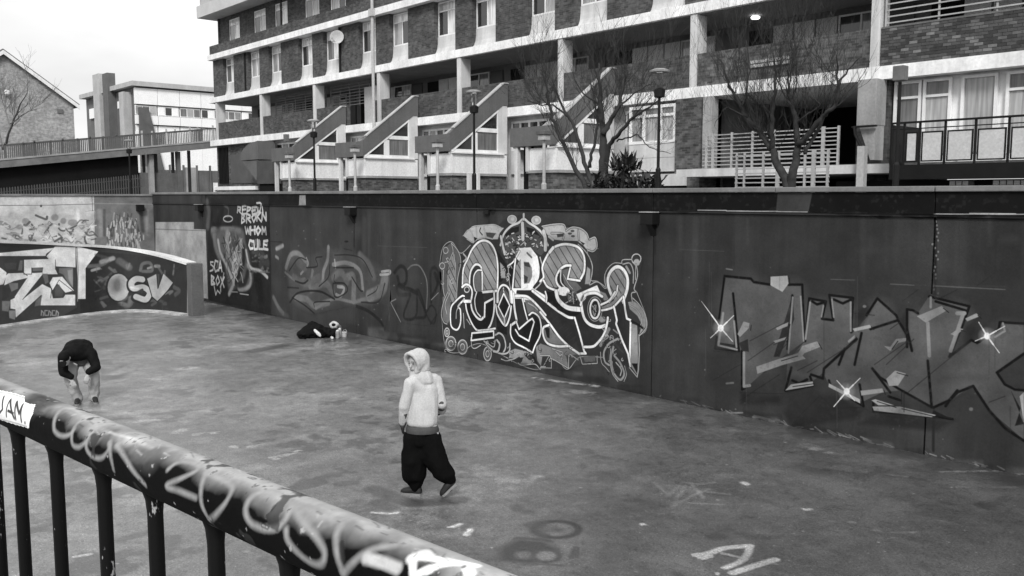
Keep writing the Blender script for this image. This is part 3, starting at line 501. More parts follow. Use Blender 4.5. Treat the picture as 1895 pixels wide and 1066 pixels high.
for x0,y0,x1,y1 in ((340,540,540,400),(350,440,560,330),(420,600,640,460),(590,590,690,540),(640,600,890,440),(980,560,1150,440),(1040,560,1180,430),(1150,700,1370,520),(880,300,980,310),(1060,380,1110,345),(300,740,500,610),(160,640,300,560),(590,830,700,720),(1120,240,1200,180),(1320,220,1400,180),(1500,160,1570,110),(470,460,545,420),(480,520,540,450),(1560,750,1640,720)): W.stroke([(x0,y0),(x1,y1)],4.5,.016,soft=5,smooth=False,alpha=.85)
for P,w_ in (([(215,300),(192,455)],13),([(270,340),(282,470)],10),([(190,462),(285,484)],9),([(567,220),(545,500)],9),([(607,215),(622,440)],8),([(320,500),(320,670),(350,665)],14),([(655,245),(632,430)],9),([(722,262),(712,318)],7),([(765,230),(775,320)],7),([(860,245),(860,390)],9),([(1265,220),(1265,270)],11),([(1250,350),(1258,515)],17),([(1430,300),(1400,390),(1365,490)],18),([(1630,350),(1640,390),(1590,420)],9),([(1400,300),(1435,300)],20)): W.stroke(P,w_,.24,soft=5,smooth=False,alpha=.85)
for P,v in (([(455,115),(540,110),(545,150),(515,192),(455,158)],.36),([(382,570),(500,530),(600,500),(632,530),(520,560),(388,606)],.24),([(615,465),(690,442),(706,470),(625,502),(605,530),(590,510)],.24),([(1195,315),(1320,263),(1347,285),(1240,347)],.24),([(1040,632),(1085,590),(1140,605),(1100,665),(1055,668)],.25),([(318,342),(348,350),(345,375),(300,420),(288,405)],.23),([(870,378),(955,358),(968,372),(880,392)],.27),([(1440,327),(1495,300),(1512,315),(1450,340)],.24),([(970,772),(1110,772),(1292,815),(1270,825),(978,792)],.27),([(910,692),(1020,680),(1027,700),(915,716)],.25),([(530,690),(558,660),(668,645),(672,665)],.27),([(750,655),(905,735),(908,755),(748,672)],.34),([(1028,465),(1060,470),(1090,430),(1140,425),(1140,440),(1100,450),(1060,490)],.22),([(480,375),(545,345),(540,365),(490,385)],.22),([(470,440),(535,420),(525,435),(480,450)],.2),([(845,440),(880,410),(880,425),(850,450)],.22),([(1365,405),(1410,375),(1430,380),(1390,415)],.24),([(965,740),(985,735),(1080,765),(1000,765)],.3),([(1715,720),(1736,700),(1736,850)],.36)):
    W.poly(P,v,soft=2.5); q=[(p[0]+9,p[1]+11) for p in P[1:3]]; W.stroke(q,5,BK,soft=3,smooth=False)
for c,arms in (((203,375),[(105,240),(268,312),(262,442),(150,425)]),((840,695),[(790,640),(908,628),(880,742),(775,772)]),((1550,415),[(1508,345),(1640,365),(1612,500),(1490,440)])):
    W.disc(c,34,34,.3,soft=30,alpha=.5)
    for a in arms: W.stroke([c,((c[0]+a[0])/2,(c[1]+a[1])/2)],6.5,.72,soft=3,smooth=False); W.stroke([c,a],3.2,.66,soft=3,smooth=False)
    W.disc(c,15,17,.8,soft=5)
W.stroke([(230,75),(260,80)],7,.16,soft=5); W.stroke([(760,128),(880,132)],4,.1,soft=4,alpha=.6); W.stroke([(1060,152),(1180,158)],4,.12,soft=4,alpha=.6); W.stroke([(1290,162),(1640,180)],5,.15,soft=5,alpha=.5); W.disc((930,265),9,7,.14,soft=5); W.disc((380,825),20,8,.22,soft=6); W.stroke([(230,655),(265,652)],9,.12,soft=6); W.disc((1468,785),10,9,.11,soft=6)
for x,y0,y1 in ((1130,690,800),(1118,700,760)): W.stroke([(x,y0),(x,y1)],4,.012,soft=3,smooth=False)
W.tile(0,0,1)
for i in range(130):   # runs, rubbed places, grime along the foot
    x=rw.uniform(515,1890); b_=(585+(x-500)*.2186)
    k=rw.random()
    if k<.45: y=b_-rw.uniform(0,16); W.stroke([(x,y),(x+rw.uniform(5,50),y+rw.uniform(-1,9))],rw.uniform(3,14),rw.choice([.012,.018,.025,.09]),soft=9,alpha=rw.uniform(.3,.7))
    elif k<.75: y=rw.uniform(395,b_-80); W.stroke([(x,y),(x+rw.uniform(-1,1),y+rw.uniform(20,120))],rw.uniform(.8,2.5),rw.choice([.018,.02,.09]),soft=2.5,alpha=rw.uniform(.2,.5),smooth=False)
    else: y=rw.uniform(400,b_-20); W.disc((x,y),rw.uniform(5,40),rw.uniform(4,26),rw.choice([.03,.07,.06,.025]),soft=18,alpha=rw.uniform(.2,.45))
W.weather((70,10),.3,.25)
WALLP=paint_mat('painted concrete wall',W,'XZ',.036,rough=.7,var=.24,streak=.32,big=.3,spec=.13,bmp=.004,worn=.06)
WALLT=M('coping concrete',.17,.8,.25,1.2,.004,.15)
wall=thing('retaining_wall',(-14,WY,0),'long dark painted concrete wall covered in murals along the right of the pit','wall')
J=[-32.31,-28.02,-23.4,-18.92,-14.2,-9.56,-4.95,-.34,4.3,8.9]
for a,b in zip(J[:-1],J[1:]): obj('concrete_panel',MB().box(a+.012,b-.012,WY,WY+.3,-.3,3.13),WALLP,wall,bevel=.008)
obj('ledge',MB().box(J[0],J[-1],WY-.03,WY+.3,3.132,3.158),WALLP,wall); obj('joint_backing',MB().box(J[0],J[-1],WY+.05,WY+.28,-.3,3.12),DARK,wall)
for a,b in zip(J[:-1],J[1:]):
    obj('parapet_band',MB().box(a+.006,b-.006,WY-.012,WY+.3,3.16,3.455),WALLP,wall,bevel=.006)
    m=(a+b)/2
    for c,d in ((a,m),(m,b)): obj('coping_stone',MB().box(c+.006,d-.006,WY-.05,WY+.42,3.458,3.53),WALLT,wall,bevel=.012)
for jx in (-28.02,-18.92,-9.56,-.34):
    br=obj('lamp_bracket',MB().box(jx-.13,jx+.13,WY-.2,WY-.002,2.93,3.128),BLACKM,wall,bevel=.01)
    obj('bracket_foot',MB().prism([(WY-.12,2.926),(WY-.004,2.926),(WY-.004,2.74)],'x',jx-.06,jx+.06),BLACKM,br)
    obj('bracket_lid',MB().box(jx-.14,jx+.14,WY-.22,WY-.035,3.131,3.143),GREYM,br)
obj('drip_bracket',MB().box(-13.93,-13.77,WY-.06,WY-.003,3.04,3.12),BLACKM,wall)
# each painted piece is a skin of paint on the panels
def graffiti(pts,label,org=(0,0),sc=1.,parent=wall,Y=WY,mat=WALLP,lift=.005):
    P=[ony(org[0]+p[0]/sc,org[1]+p[1]/sc,Y) for p in pts]
    return obj('graffiti',MB().add([(p[0],Y-lift,p[2]) for p in P],[tuple(range(len(P)))]),mat,parent,label=label,normals=False)
graffiti([(20,640),(60,430),(160,350),(250,470),(290,480),(370,400),(285,290),(380,170),(700,150),(820,50),(1000,30),(1220,50),(1450,140),(1740,180),(1870,330),(1860,440),(1740,490),(1810,640),(1790,800),(1860,810),(1930,880),(1930,740),(2060,600),(2130,550),(2300,490),(2380,580),(2320,940),(2430,1230),(2430,1380),(2350,1450),(2330,1950),(2190,1790),(2200,1980),(2040,1920),(1930,1720),(1650,1790),(1520,1850),(1330,1840),(1190,1860),(900,1800),(730,1760),(560,1760),(400,1600),(280,1680),(100,1640),(40,1200)],'crowned mural of white outlined letters with striped fill',(810,390),6.27)
graffiti([(95,230),(230,95),(700,100),(900,190),(1000,215),(1140,270),(1260,200),(1460,255),(1520,300),(1620,335),(1736,340),(1736,950),(1640,890),(1560,800),(1480,680),(1370,745),(1390,840),(960,800),(920,775),(770,780),(660,670),(520,705),(300,700),(300,500),(165,490),(190,330)],'grey and black angular letters with three white star glints',(1260,470),2.734)
graffiti([(90,360),(150,340),(430,355),(600,380),(720,440),(830,510),(840,700),(800,900),(600,740),(330,800),(180,730),(150,500)],'faded grey letters above the bags',(480,350),3.439)
graffiti([(845,520),(900,480),(1040,470),(1110,485),(1160,530),(1155,640),(1130,870),(1080,870),(900,850),(830,715)],'scribbled black tag left of the big mural',(480,350),3.439)
graffiti([(42,92),(560,88),(588,950),(70,865)],'tall dark painted panel with pale scrawled words',(370,360),4.443)
graffiti([(-365,222),(-50,222),(-50,282),(48,286),(64,855),(-365,800)],'plain pale grey paint block at the far end',(370,360),4.443)
# ---------------------------------------------------------------- end wall of the pit, low ramp wall
EX=-32.3
def endmap(x,y): p=onx(x,y,EX); return p[1],p[2]
E_=Canvas(3.5,11.8,0,3.56,90,endmap); E_.tile(0,360,6.317)
E_.poly([(-60,25),(1100,5),(1110,640),(-60,640)],.5,soft=3); E_.poly([(1105,0),(1830,0),(1850,760),(1105,700)],.15,soft=4)
E_.stroke([(-60,128),(480,128),(1100,112)],7,.09,soft=4,smooth=False); E_.disc((480,135),14,16,.06,soft=5)
for P,w_,v in (([(420,245),(480,270),(540,290),(550,260)],26,.05),([(350,410),(400,400),(370,350)],22,.06),([(450,370),(500,350)],20,.08),([(550,440),(570,380),(610,345)],20,.05),([(690,345),(690,400),(750,425),(880,370),(890,345)],20,.05),([(1040,400),(990,500),(1010,580)],22,.05),([(130,450),(190,455),(180,510),(250,525)],18,.07),([(25,510),(70,520)],20,.06),([(500,530),(530,550)],22,.06),([(640,550),(710,510),(720,530)],26,.05),([(840,510),(920,540)],26,.06),([(900,465),(905,470)],34,.1),([(1065,530),(1120,518)],16,.05),([(770,550),(850,555)],10,.1),([(260,440),(265,400)],18,.1),([(-60,400),(0,330),(100,380)],50,.22),([(910,180),(920,330)],34,.62),([(920,370),(1100,345)],8,.2),([(1000,200),(1110,195),(1100,330),(1000,330)],7,.3),([(540,380),(540,520)],8,.25),([(860,420),(860,540)],8,.3),([(620,440),(660,490)],14,.1)): E_.stroke(P,w_,v,soft=7,alpha=.9)
for c,rx,ry in (((300,315),45,40),((640,270),45,40),((740,310),36,36),((230,380),40,30),((850,330),60,40)): E_.disc(c,rx,ry,.25,soft=14,alpha=.9)
for i in range(95):
    x=rw.uniform(-40,1080); y=rw.uniform(330,600); a=rw.uniform(-1.,1.); l=rw.uniform(40,110); E_.stroke([(x,y),(x+l*.4,y-40*a),(x+l,y+rw.uniform(-50,50))],rw.uniform(6,26),rw.choice([.07,.3,.22,.62,.6,.05,.35]),soft=6,alpha=.8)
for P in ([(380,500),(440,400),(500,500)],[(860,420),(920,380),(990,460),(900,540)],[(570,430),(650,380),(680,470),(600,500)],[(270,380),(330,380),(330,520),(270,520)]): E_.poly(P,.56,soft=8,alpha=.9)
for x,w_,v in ((1160,50,.26),(1220,30,.06),(1650,44,.03),(1720,40,.26),(1770,60,.13),(1800,50,.1)): E_.stroke([(x,170+rw.uniform(0,30)),(x+rw.uniform(-30,30),420+rw.uniform(0,60))],w_,v,soft=w_*.7,smooth=False,alpha=.8)
for i in range(170):
    x=rw.uniform(1250,1680); y=190+rw.random()**.8*500
    if abs(x-1450)>120+ (y-190)*.4: continue
    E_.stroke([(x,y),(x+rw.uniform(-16,16),y+rw.uniform(20,90))],rw.uniform(8,20),rw.choice([.45,.5,.38,.05,.07,.3]),soft=6,smooth=False,alpha=.9)
E_.stroke([(1110,105),(1800,115)],10,.26,soft=6,smooth=False,alpha=.8)
E_.weather((30,6),.3,.2)
ENDP=paint_mat('end wall paint',E_,'YZ',.075,rough=.7,var=.15,streak=.12,big=.4)
ew=thing('end_wall',(EX,8,0),'pale and grey painted wall closing the far end of the pit','wall')
ys=[-8,-3.4,1.2,5.2,9.68,WY+.29]
for a,b in zip(ys[:-1],ys[1:]):
    obj('concrete_panel',MB().box(EX-.3,EX,a+.008,b-.008,-.3,3.40),ENDP,ew,bevel=.006); obj('coping_stone',MB().box(EX-.4,EX+.04,a+.004,b-.004,3.403,3.47),WALLT,ew,bevel=.01)
obj('lamp_bracket',MB().box(EX+.002,EX+.16,11.12,11.36,2.88,3.1),BLACKM,ew)
obj('graffiti',MB().add([onx(*p,EX)+np.array([.005,0,0]) for p in [(0,402),(60,392),(140,400),(175,390),(176,452),(0,450)]],[(0,1,2,3,4,5)]),ENDP,ew,label='pale letters with black strokes on the white part')
obj('graffiti',MB().add([onx(*p,EX)+np.array([.005,0,0]) for p in [(195,400),(220,385),(255,385),(262,420),(274,470),(185,470)]],[(0,1,2,3,4,5)]),ENDP,ew,label='streaky pale tags on the grey part')
# low wall beside the bank: curved in plan, falling towards its free end
LP=[(-25.6,4.2),(-26.1,5.4),(-26.64,6.5),(-27.06,7.67),(-27.25,8.45),(-27.05,9.16),(-26.3,9.66),(-25.05,9.98)]
LT=[2.35,2.2,2.1,1.98,1.9,1.78,1.63,1.45]
def dense(P,n=6): return crom(P,False,n)
LC=dense([(p[0],p[1],t) for p,t in zip(LP,LT)])
LS=np.concatenate([[0],np.cumsum(np.hypot(*(np.diff(LC[:,:2],axis=0).T)))])
def lowmap(x,y):
    d=ray(x,y); best=None
    for i in range(len(LC)-1):
        a=LC[i];b=LC[i+1]; e=b-a; M2=np.array([[d[0],-e[0]],[d[1],-e[1]]])
        try: q=np.linalg.solve(M2,a[:2]-CAM[:2])
        except Exception: continue
        lo=-9 if i==0 else 0; hi=9 if i==len(LC)-2 else 1
        if q[0]>0 and lo<=q[1]<=hi and (best is None or q[0]<best[0]): best=(q[0],LS[i]+q[1]*(LS[i+1]-LS[i]),EYE+q[0]*d[2])
    return (best[1],best[2]) if best else (0,0)
L_=Canvas(-.2,LS[-1]+.3,0,2.6,110,lowmap); L_.tile(0,440,5.12); LW=.84
L_.poly([(-60,40),(720,60),(730,660),(560,760),(-60,860)],.05,soft=4)
L_.poly([(-60,60),(500,95),(440,140),(-60,130)],.03,soft=8)
for P in ([(-60,150),(440,150),(530,85),(715,85),(735,95),(740,580),(810,580),(810,290),(930,130),(720,80)],[(520,85),(715,88),(715,280),(520,270),(440,175)],[(720,95),(920,130),(805,280),(805,575),(745,575)],[(-60,145),(440,148),(430,172),(-60,172)]): L_.poly(P,LW,soft=3)
for P in ([(225,210),(520,200),(525,300),(545,345),(400,345),(410,280),(300,285),(300,345),(225,345)],[(60,335),(220,330),(320,335),(400,330),(400,350),(215,585),(400,440),(480,480),(500,575),(600,570),(620,540),(712,540),(712,640),(385,640),(395,540),(330,600),(150,760),(140,560),(260,380),(130,410),(40,450)],[(470,430),(500,375),(590,370),(700,500),(620,520),(540,430),(500,500)],[(100,590),(160,560),(160,680),(100,670)],[(-60,280),(10,285),(70,330),(30,440),(-60,460)]): L_.poly(P,LW,soft=4)
for P,v in (([(40,240),(160,235),(150,300),(60,300)],.07),([(310,285),(405,290),(400,315),(310,315)],.16),([(560,290),(690,285),(690,470),(640,420),(600,350),(560,330)],.2),([(640,310),(690,300),(690,470),(650,400)],.34),([(520,470),(560,440),(600,520),(590,560),(520,555)],.09),([(400,340),(450,340),(460,420),(430,440)],.16),([(20,470),(100,480),(90,560),(20,600)],.04),([(20,600),(100,600),(80,700),(20,690)],.2),([(80,430),(170,430),(170,480),(110,510)],.22),([(340,590),(400,545),(380,640),(330,650)],.16),([(85,690),(150,690),(140,775),(90,760)],.32),([(190,215),(215,215),(210,310),(170,310)],.18)): L_.poly(P,v,soft=8)
for P in ([(215,585),(330,450),(400,380)],[(225,210),(225,345),(300,345),(300,285)],[(525,210),(525,300)],[(500,500),(560,400),(700,510)],[(10,285),(75,335),(60,350)],[(150,760),(330,600),(390,545)],[(60,335),(220,330),(260,360)],[(480,570),(490,480)]): L_.stroke(P,7,.05,soft=4,smooth=False)
L_.stroke([(728,85),(740,300),(735,600)],9,.25,soft=5,smooth=False)
for i,x in enumerate((390,425,460,495,530)): L_.stroke([(x+22,690),(x,690),(x,735),(x+24,735)] if i%2 else [(x,735),(x+4,690),(x+24,712),(x+20,738)],10,.34,soft=6,smooth=False)
L_.poly([(760,580),(810,580),(815,285),(940,135),(1800,270),(1790,760),(760,760)],.018,soft=5)
for P,w_,v in (([(840,270),(960,255),(1060,200)],34,.12),([(960,230),(1070,195)],40,.3),([(870,310),(940,290)],24,.32),([(1130,220),(1220,280)],60,.1),([(1330,310),(1350,250),(1420,240),(1440,310),(1350,320)],30,.12),([(1400,290),(1430,280)],20,.25),([(1470,270),(1510,270)],28,.18),([(1640,350),(1650,260)],24,.14),([(890,400),(960,480),(900,510)],14,.06),([(1650,470),(1700,500),(1660,540)],40,.07),([(1140,620),(1220,640),(1240,570)],40,.13)): L_.stroke(P,w_,v,soft=w_*.5,alpha=.85)
for i in range(60):
    x=rw.uniform(840,1720); y=170+(x-840)*.13+rw.uniform(0,480); L_.stroke([(x,y),(x+rw.uniform(-50,50),y+rw.uniform(-40,40)),(x+rw.uniform(-90,90),y+rw.uniform(-60,60))],rw.uniform(6,30),rw.choice([.03,.07,.012,.1,.16,.012]),soft=14,alpha=.6)
L_.disc((1120,470),118,142,BK,soft=6); L_.disc((1122,470),102,128,.36,soft=6); L_.disc((1110,450),56,80,.09,soft=60,alpha=.9); L_.disc((1150,550),50,40,.3,soft=40,alpha=.6)
L_.stroke([(1350,400),(1290,385),(1240,430),(1260,490),(1360,460),(1420,520),(1380,590),(1280,570)],78,BK,soft=6); L_.stroke([(1350,395),(1290,390),(1245,430),(1265,480),(1360,470),(1415,520),(1380,585),(1290,560)],54,.4,soft=6); L_.stroke([(1310,510),(1350,490),(1340,520)],18,.03,soft=8); L_.stroke([(1240,470),(1310,480)],20,.5,soft=8)
L_.poly([(1390,390),(1480,345),(1500,470),(1545,340),(1640,430),(1590,500),(1490,605),(1440,560)],.34,soft=8); L_.poly([(1480,345),(1510,345),(1505,480)],.05,soft=6)
for P in ([(1390,390),(1440,560),(1490,605),(1590,500),(1640,430)],[(1485,350),(1495,480),(1545,340)]): L_.stroke(P,11,BK,soft=5,smooth=False)
L_.poly([(1775,290),(1850,270),(1850,760),(1770,760)],.2,soft=5)
lw=thing('low_wall',(-26.6,8,0),'low curved painted wall dropping to a free end at left','wall')
def lowuv(co):
    k=int(np.argmin((LC[:,0]-co.x)**2+(LC[:,1]-co.y)**2)); return ((LS[k]-L_.u0)/(L_.u1-L_.u0),(co.z-L_.v0)/(L_.v1-L_.v0))
L_.weather((30,6),.22,.15)
LOWP=paint_mat('low wall paint',L_,'XZ',.03,rough=.65,var=.15,streak=.15,uv=True)
PALE=M('worn white top',.62,.6,.2,2.,.003,.0)
# outward normals in plan: the pit side is +x
def lowoff(i,d):
    a=LC[max(i-1,0)];b=LC[min(i+1,len(LC)-1)]; t=(b-a)[:2]; t/=np.hypot(*t); return LC[i,:2]+np.array([-t[1],t[0]])*d
def lowstrip(i0,i1,name,gap=.006):
    mb=MB(); n=i1-i0+1; vs=[]
    for i in range(i0,i1+1):
        q=lowoff(i,.25); z=LC[i,2]; vs+=[(LC[i,0],LC[i,1],-.2),(LC[i,0],LC[i,1],z),(q[0],q[1],z),(q[0],q[1],-.2)]
    fs=[(4*k+a,4*k+(a+1)%4,4*k+4+(a+1)%4,4*k+4+a) for k in range(n-1) for a in range(4)]+[(0,1,2,3),tuple(4*(n-1)+a for a in (3,2,1,0))]
    mb.add(vs,fs); return obj(name,mb,LOWP,lw,uvf=lowuv)
cut=int(np.argmin(abs(LC[:,1]-7.7)))
lowstrip(0,cut,'wall_panel').__setitem__('label','panel with bold white block letters'); lowstrip(cut,len(LC)-1,'wall_panel').__setitem__('label','dark panel with pale bubble letters')
mb=MB(); vs=[]
for i in range(len(LC)):
    z=LC[i,2]; a=lowoff(i,-.03); b=lowoff(i,.3); vs+=[(a[0],a[1],z+.002),(a[0],a[1],z+.07),(b[0],b[1],z+.07),(b[0],b[1],z+.002)]
mb.add(vs,[(4*k+a,4*k+(a+1)%4,4*k+4+(a+1)%4,4*k+4+a) for k in range(len(LC)-1) for a in range(4)]+[(0,1,2,3),tuple(4*(len(LC)-1)+a for a in (3,2,1,0))]); obj('wall_cap',mb,PALE,lw)
e=LC[-1]; q=lowoff(len(LC)-1,.3); obj('end_post',MB().box(e[0]+.005,e[0]+.3,e[1]-.03,e[1]+.33,-.2,1.5),M('end post grey',.1,.7,.2),lw,bevel=.02)
mb=MB(); vs=[]
for i in range(len(LC)):
    a=lowoff(i,-.22); b=lowoff(i,-.004); vs+=[(a[0],a[1],-.02),(a[0],a[1],.03),(b[0],b[1],.06),(b[0],b[1],-.02)]
mb.add(vs,[(4*k+a,4*k+(a+1)%4,4*k+4+(a+1)%4,4*k+4+a) for k in range(len(LC)-1) for a in range(4)]+[(0,1,2,3),tuple(4*(len(LC)-1)+a for a in (3,2,1,0))]); obj('base_kerb',mb,M('chipped pale kerb',.36,.7,.55,3.,.004,fine=.3),lw)
# ---------------------------------------------------------------- floor of the pit
Fc=Canvas(-31,-1.,.2,11.8,85,lambda x,y:tuple(onz(x,y,0)[:2])); Fc.tile(0,0,1)
rs=np.random.RandomState(6); k_=Fc.k; f1=fbm(Fc.h,Fc.w,2.6*k_,rs,3); f2=fbm(Fc.h,Fc.w,.7*k_,rs,4); f3=fbm(Fc.h,Fc.w,.2*k_,rs,3); f4=fbm(Fc.h,Fc.w,.06*k_,rs,2); f5=fbm(Fc.h,Fc.w,1.1*k_,rs,5)
vY=(Fc.v0+np.arange(Fc.h)/k_)[:,None]; uX=(Fc.u0+np.arange(Fc.w)/k_)[None,:]
val=.168*(1+.6*(f1-.5)*2+.32*(f2-.5)*2+.3*(f3-.5)*2+.28*(f4-.5)*2)
val*=1-.62*np.clip((f2*.6+f3*.4-.56)/.09,0,1)*np.clip((f1-.4)/.15,0,1)          # dark oily stains
val*=1+.5*np.clip((f5-.58)/.1,0,1)                                                # worn pale places
dw=WY-vY+(f5-.5)*2.2+(f3-.5)*.7; val*=.33+.67*np.clip((dw-.1)/1.7,0,1)**.8           # wet dirt plus painted-in shade towards the foot of the wall
val*=1-.7*np.clip((uX+11.+ (f1-.5)*9)/6.,0,1)*np.clip((vY-2.+(f2-.5)*3)/3.,0,1)       # shade on the right side, painted into the floor colour
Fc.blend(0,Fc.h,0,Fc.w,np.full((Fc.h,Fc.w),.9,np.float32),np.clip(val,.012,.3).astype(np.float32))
for i in range(90):   # damp and worn patches
    x=rw.uniform(-30,-2); y=rw.uniform(.5,11.6); P=[(x+rw.gauss(0,.5),y+rw.gauss(0,.35)) for _ in range(4)]
    Q=crom([((p[0]-Fc.u0)*Fc.k,(p[1]-Fc.v0)*Fc.k) for p in P]); wd=rw.uniform(.1,.6)*Fc.k; r=Fc._dist(Q,wd*1.6)
    if r is None: continue
    D,y0,y1,x0,x1=r; m=np.clip(1-D/(wd*1.5),0,1)**1.2*rw.uniform(.06,.28); Fc.blend(y0,y1,x0,x1,m,rw.choice([.03,.045,.15,.17,.04]))
for i in range(260):
    x=rw.uniform(30,1890); y=rw.uniform(600,1060); r=rw.choice([.5,.6,.8,1.,1.5])*(y-340)/500
    if y>735+(x-1212)*.215 or x<1212: Fc.disc((x,y),r*rw.uniform(.8,1.8),r*.5,rw.choice([.2,.3,.4,.02,.03]),soft=1.,alpha=rw.uniform(.4,.9))
Fc.spray=fbm(Fc.h,Fc.w,.11*k_,np.random.RandomState(3),3)
for P,w_,v in (([(430,826),(455,828),(480,824)],6,.34),([(508,848),(530,842),(552,835)],7,.32),([(500,846),(530,842)],4,.3),([(250,780),(300,775)],8,.3),([(360,804),(405,800)],6,.34),([(325,800),(340,796)],8,.3),([(335,682),(350,680)],8,.32),([(275,700),(300,705)],5,.26),([(1035,728),(1060,724),(1090,728)],12,.17),([(990,700),(1050,708),(1110,716)],5,.3),([(690,948),(720,950),(745,946)],5,.32),([(745,960),(770,968)],3,.26),([(840,975),(852,970)],7,.42),([(862,990),(870,980)],8,.45),([(830,976),(838,974)],4,.4),([(920,885),(960,890),(1000,882)],9,.19),([(1500,830),(1530,836)],11,.13),([(1375,893),(1381,896)],7,.42),([(1490,942),(1495,943)],7,.38),([(1188,970),(1194,974)],7,.45),([(540,690),(600,700)],10,.17),([(620,760),(700,770)],8,.16),([(250,690),(310,700)],6,.18),([(455,1020),(480,1030)],5,.26),([(140,1030),(165,1026)],6,.4),([(590,800),(640,806)],6,.18)):
    Fc.stroke([(p[0]+rw.uniform(-3,3),p[1]+rw.uniform(-.6,.6)) for p in P],w_*.6,v*1.25,soft=w_*.35,alpha=.9); Fc.stroke([(p[0]+rw.uniform(-8,8),p[1]+rw.uniform(-2,2)) for p in P],w_*.2,v,soft=2,alpha=.5)
for i in range(90):
    x=rw.uniform(60,1800); y=rw.uniform(610,1050); a=rw.uniform(-.12,.2); l=rw.uniform(20,120); b_=735+(x-1212)*.215
    if y<b_+20 and x>650: continue
    Fc.stroke([(x,y),(x+l*.5,y+l*.5*a+rw.uniform(-2,2)),(x+l,y+l*a)],rw.uniform(.6,1.8)*(y-380)/300,rw.choice([.2,.24,.06,.05,.28]),soft=3,alpha=rw.uniform(.2,.5))
for i in range(700):
    x=rw.uniform(20,1880); y=600+rw.random()*460; r=rw.choice([.4,.5,.7])*(y-340)/500
    if x<640 or y>640+(x-655)*.21: Fc.disc((x,y),r*rw.uniform(.8,1.6),r*.6,rw.choice([.35,.45,.5,.3]),soft=1.,alpha=rw.uniform(.3,.8))
Fc.spray=None
Fc.tile(900,880,3.158)
for P,w_,v in (([(1225,465),(1300,455),(1390,425),(1540,410)],20,.42),([(1540,412),(1530,450),(1490,500),(1395,540)],17,.36),([(1380,455),(1470,475),(1510,490)],11,.3),([(1440,570),(1560,530),(1690,490)],22,.36),([(1260,480),(1300,470)],22,.4)): Fc.stroke(P,w_,v,soft=8,alpha=.9)
Fc.disc((1350,574),12,8,.4,soft=5)
Fc.ring((410,315),130,48,18,.012,soft=12,alpha=1.); Fc.stroke([(260,290),(320,275),(300,320),(330,350)],34,.03,soft=20,alpha=.8); Fc.disc((400,315),60,18,.04,soft=16,alpha=.7)
Fc.poly([(70,430),(180,370),(330,380),(430,430),(430,490),(250,520),(80,500)],.012,soft=30,alpha=.95); Fc.disc((350,470),70,30,.13,soft=20); Fc.disc((220,465),50,22,.09,soft=16); Fc.ring((350,470),76,36,12,.03,soft=12); Fc.stroke([(180,365),(300,372),(380,385)],14,.03,soft=12); Fc.stroke([(500,480),(520,420)],14,.04,soft=10); Fc.stroke([(530,480),(535,420)],9,.04,soft=8); Fc.stroke([(260,515),(450,525)],12,.05,soft=10)
for P in ([(1090,180),(1200,120),(1300,80)],[(1130,60),(1060,120)],[(1190,40),(1270,130)],[(1180,160),(1380,170)],[(1240,90),(1420,110)],[(1150,40),(1240,50),(1330,40)],[(1100,160),(1160,60)],[(980,40),(1060,110)]): Fc.stroke(P,7,.2,soft=9,alpha=.6)
for c,rx,ry in (((840,145),60,12),((180,190),40,22),((240,210),40,12),((1350,360),70,20),((590,540),18,10),((840,330),22,8),((910,535),14,8)): Fc.disc(c,rx,ry,.03,soft=14,alpha=.7)
Fc.tile(0,0,1)
for P,w_ in (([(100,687),(115,686),(130,692)],4),([(175,684),(190,684),(190,700),(205,702),(235,690)],2.5),([(205,697),(215,700)],5),([(200,690),(235,674)],2),([(215,776),(240,774)],4),([(80,660),(115,655)],4),([(690,905),(760,930),(850,925)],14),([(700,930),(720,940)],12),([(470,650),(520,640)],6)): Fc.stroke(P,w_,.03,soft=4,alpha=.7)
Fc.weather((60,8),.12,.0)
Fc.spray=None
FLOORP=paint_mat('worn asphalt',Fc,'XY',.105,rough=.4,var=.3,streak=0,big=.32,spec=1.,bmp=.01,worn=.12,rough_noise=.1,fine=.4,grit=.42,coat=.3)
GROUND=M('street ground',.11,.9,.3,.3,.004)
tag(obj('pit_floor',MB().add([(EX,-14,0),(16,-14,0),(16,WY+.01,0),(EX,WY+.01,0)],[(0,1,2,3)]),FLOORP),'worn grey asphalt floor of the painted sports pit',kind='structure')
g=MB(); Zg=2.9
for x0,x1,y0,y1 in ((-1500,1500,WY+.3,1500),(-1500,EX-.3,-1500,WY+.3),(16,1500,-1500,WY+.3),(EX-.3,16,-1500,-14)): g.add([(x0,y0,Zg),(x1,y0,Zg),(x1,y1,Zg),(x0,y1,Zg)],[(0,1,2,3)])
tag(obj('ground',g,GROUND),'street level ground round the pit',kind='structure')
b=MB(); b.box(15.99,16.3,-14,WY,-.2,3.4); b.box(EX,16,-14.3,-13.99,-.2,3.4)
tag(obj('pit_wall',b,CONCD),'plain concrete walls behind the viewpoint','wall',kind='thing')
# raised walkway the photograph was taken from
RA=onz(0,741,2.9)[:2]; RB=onz(950,1149,2.9)[:2]; RD=(RB-RA)/np.hypot(*(RB-RA)); RN=np.array([-RD[1],RD[0]])
def railp(t,z,d=0): p=RA+RD*t+RN*d; return (p[0],p[1],z)
wk=[railp(-9,0,.1)[:2],railp(9,0,.1)[:2],(9.5,-6),(-12,-6)]
tag(obj('walkway',MB().prism(wk,'z',-.2,1.9),CONC),'raised concrete walkway beside the pit',kind='structure')
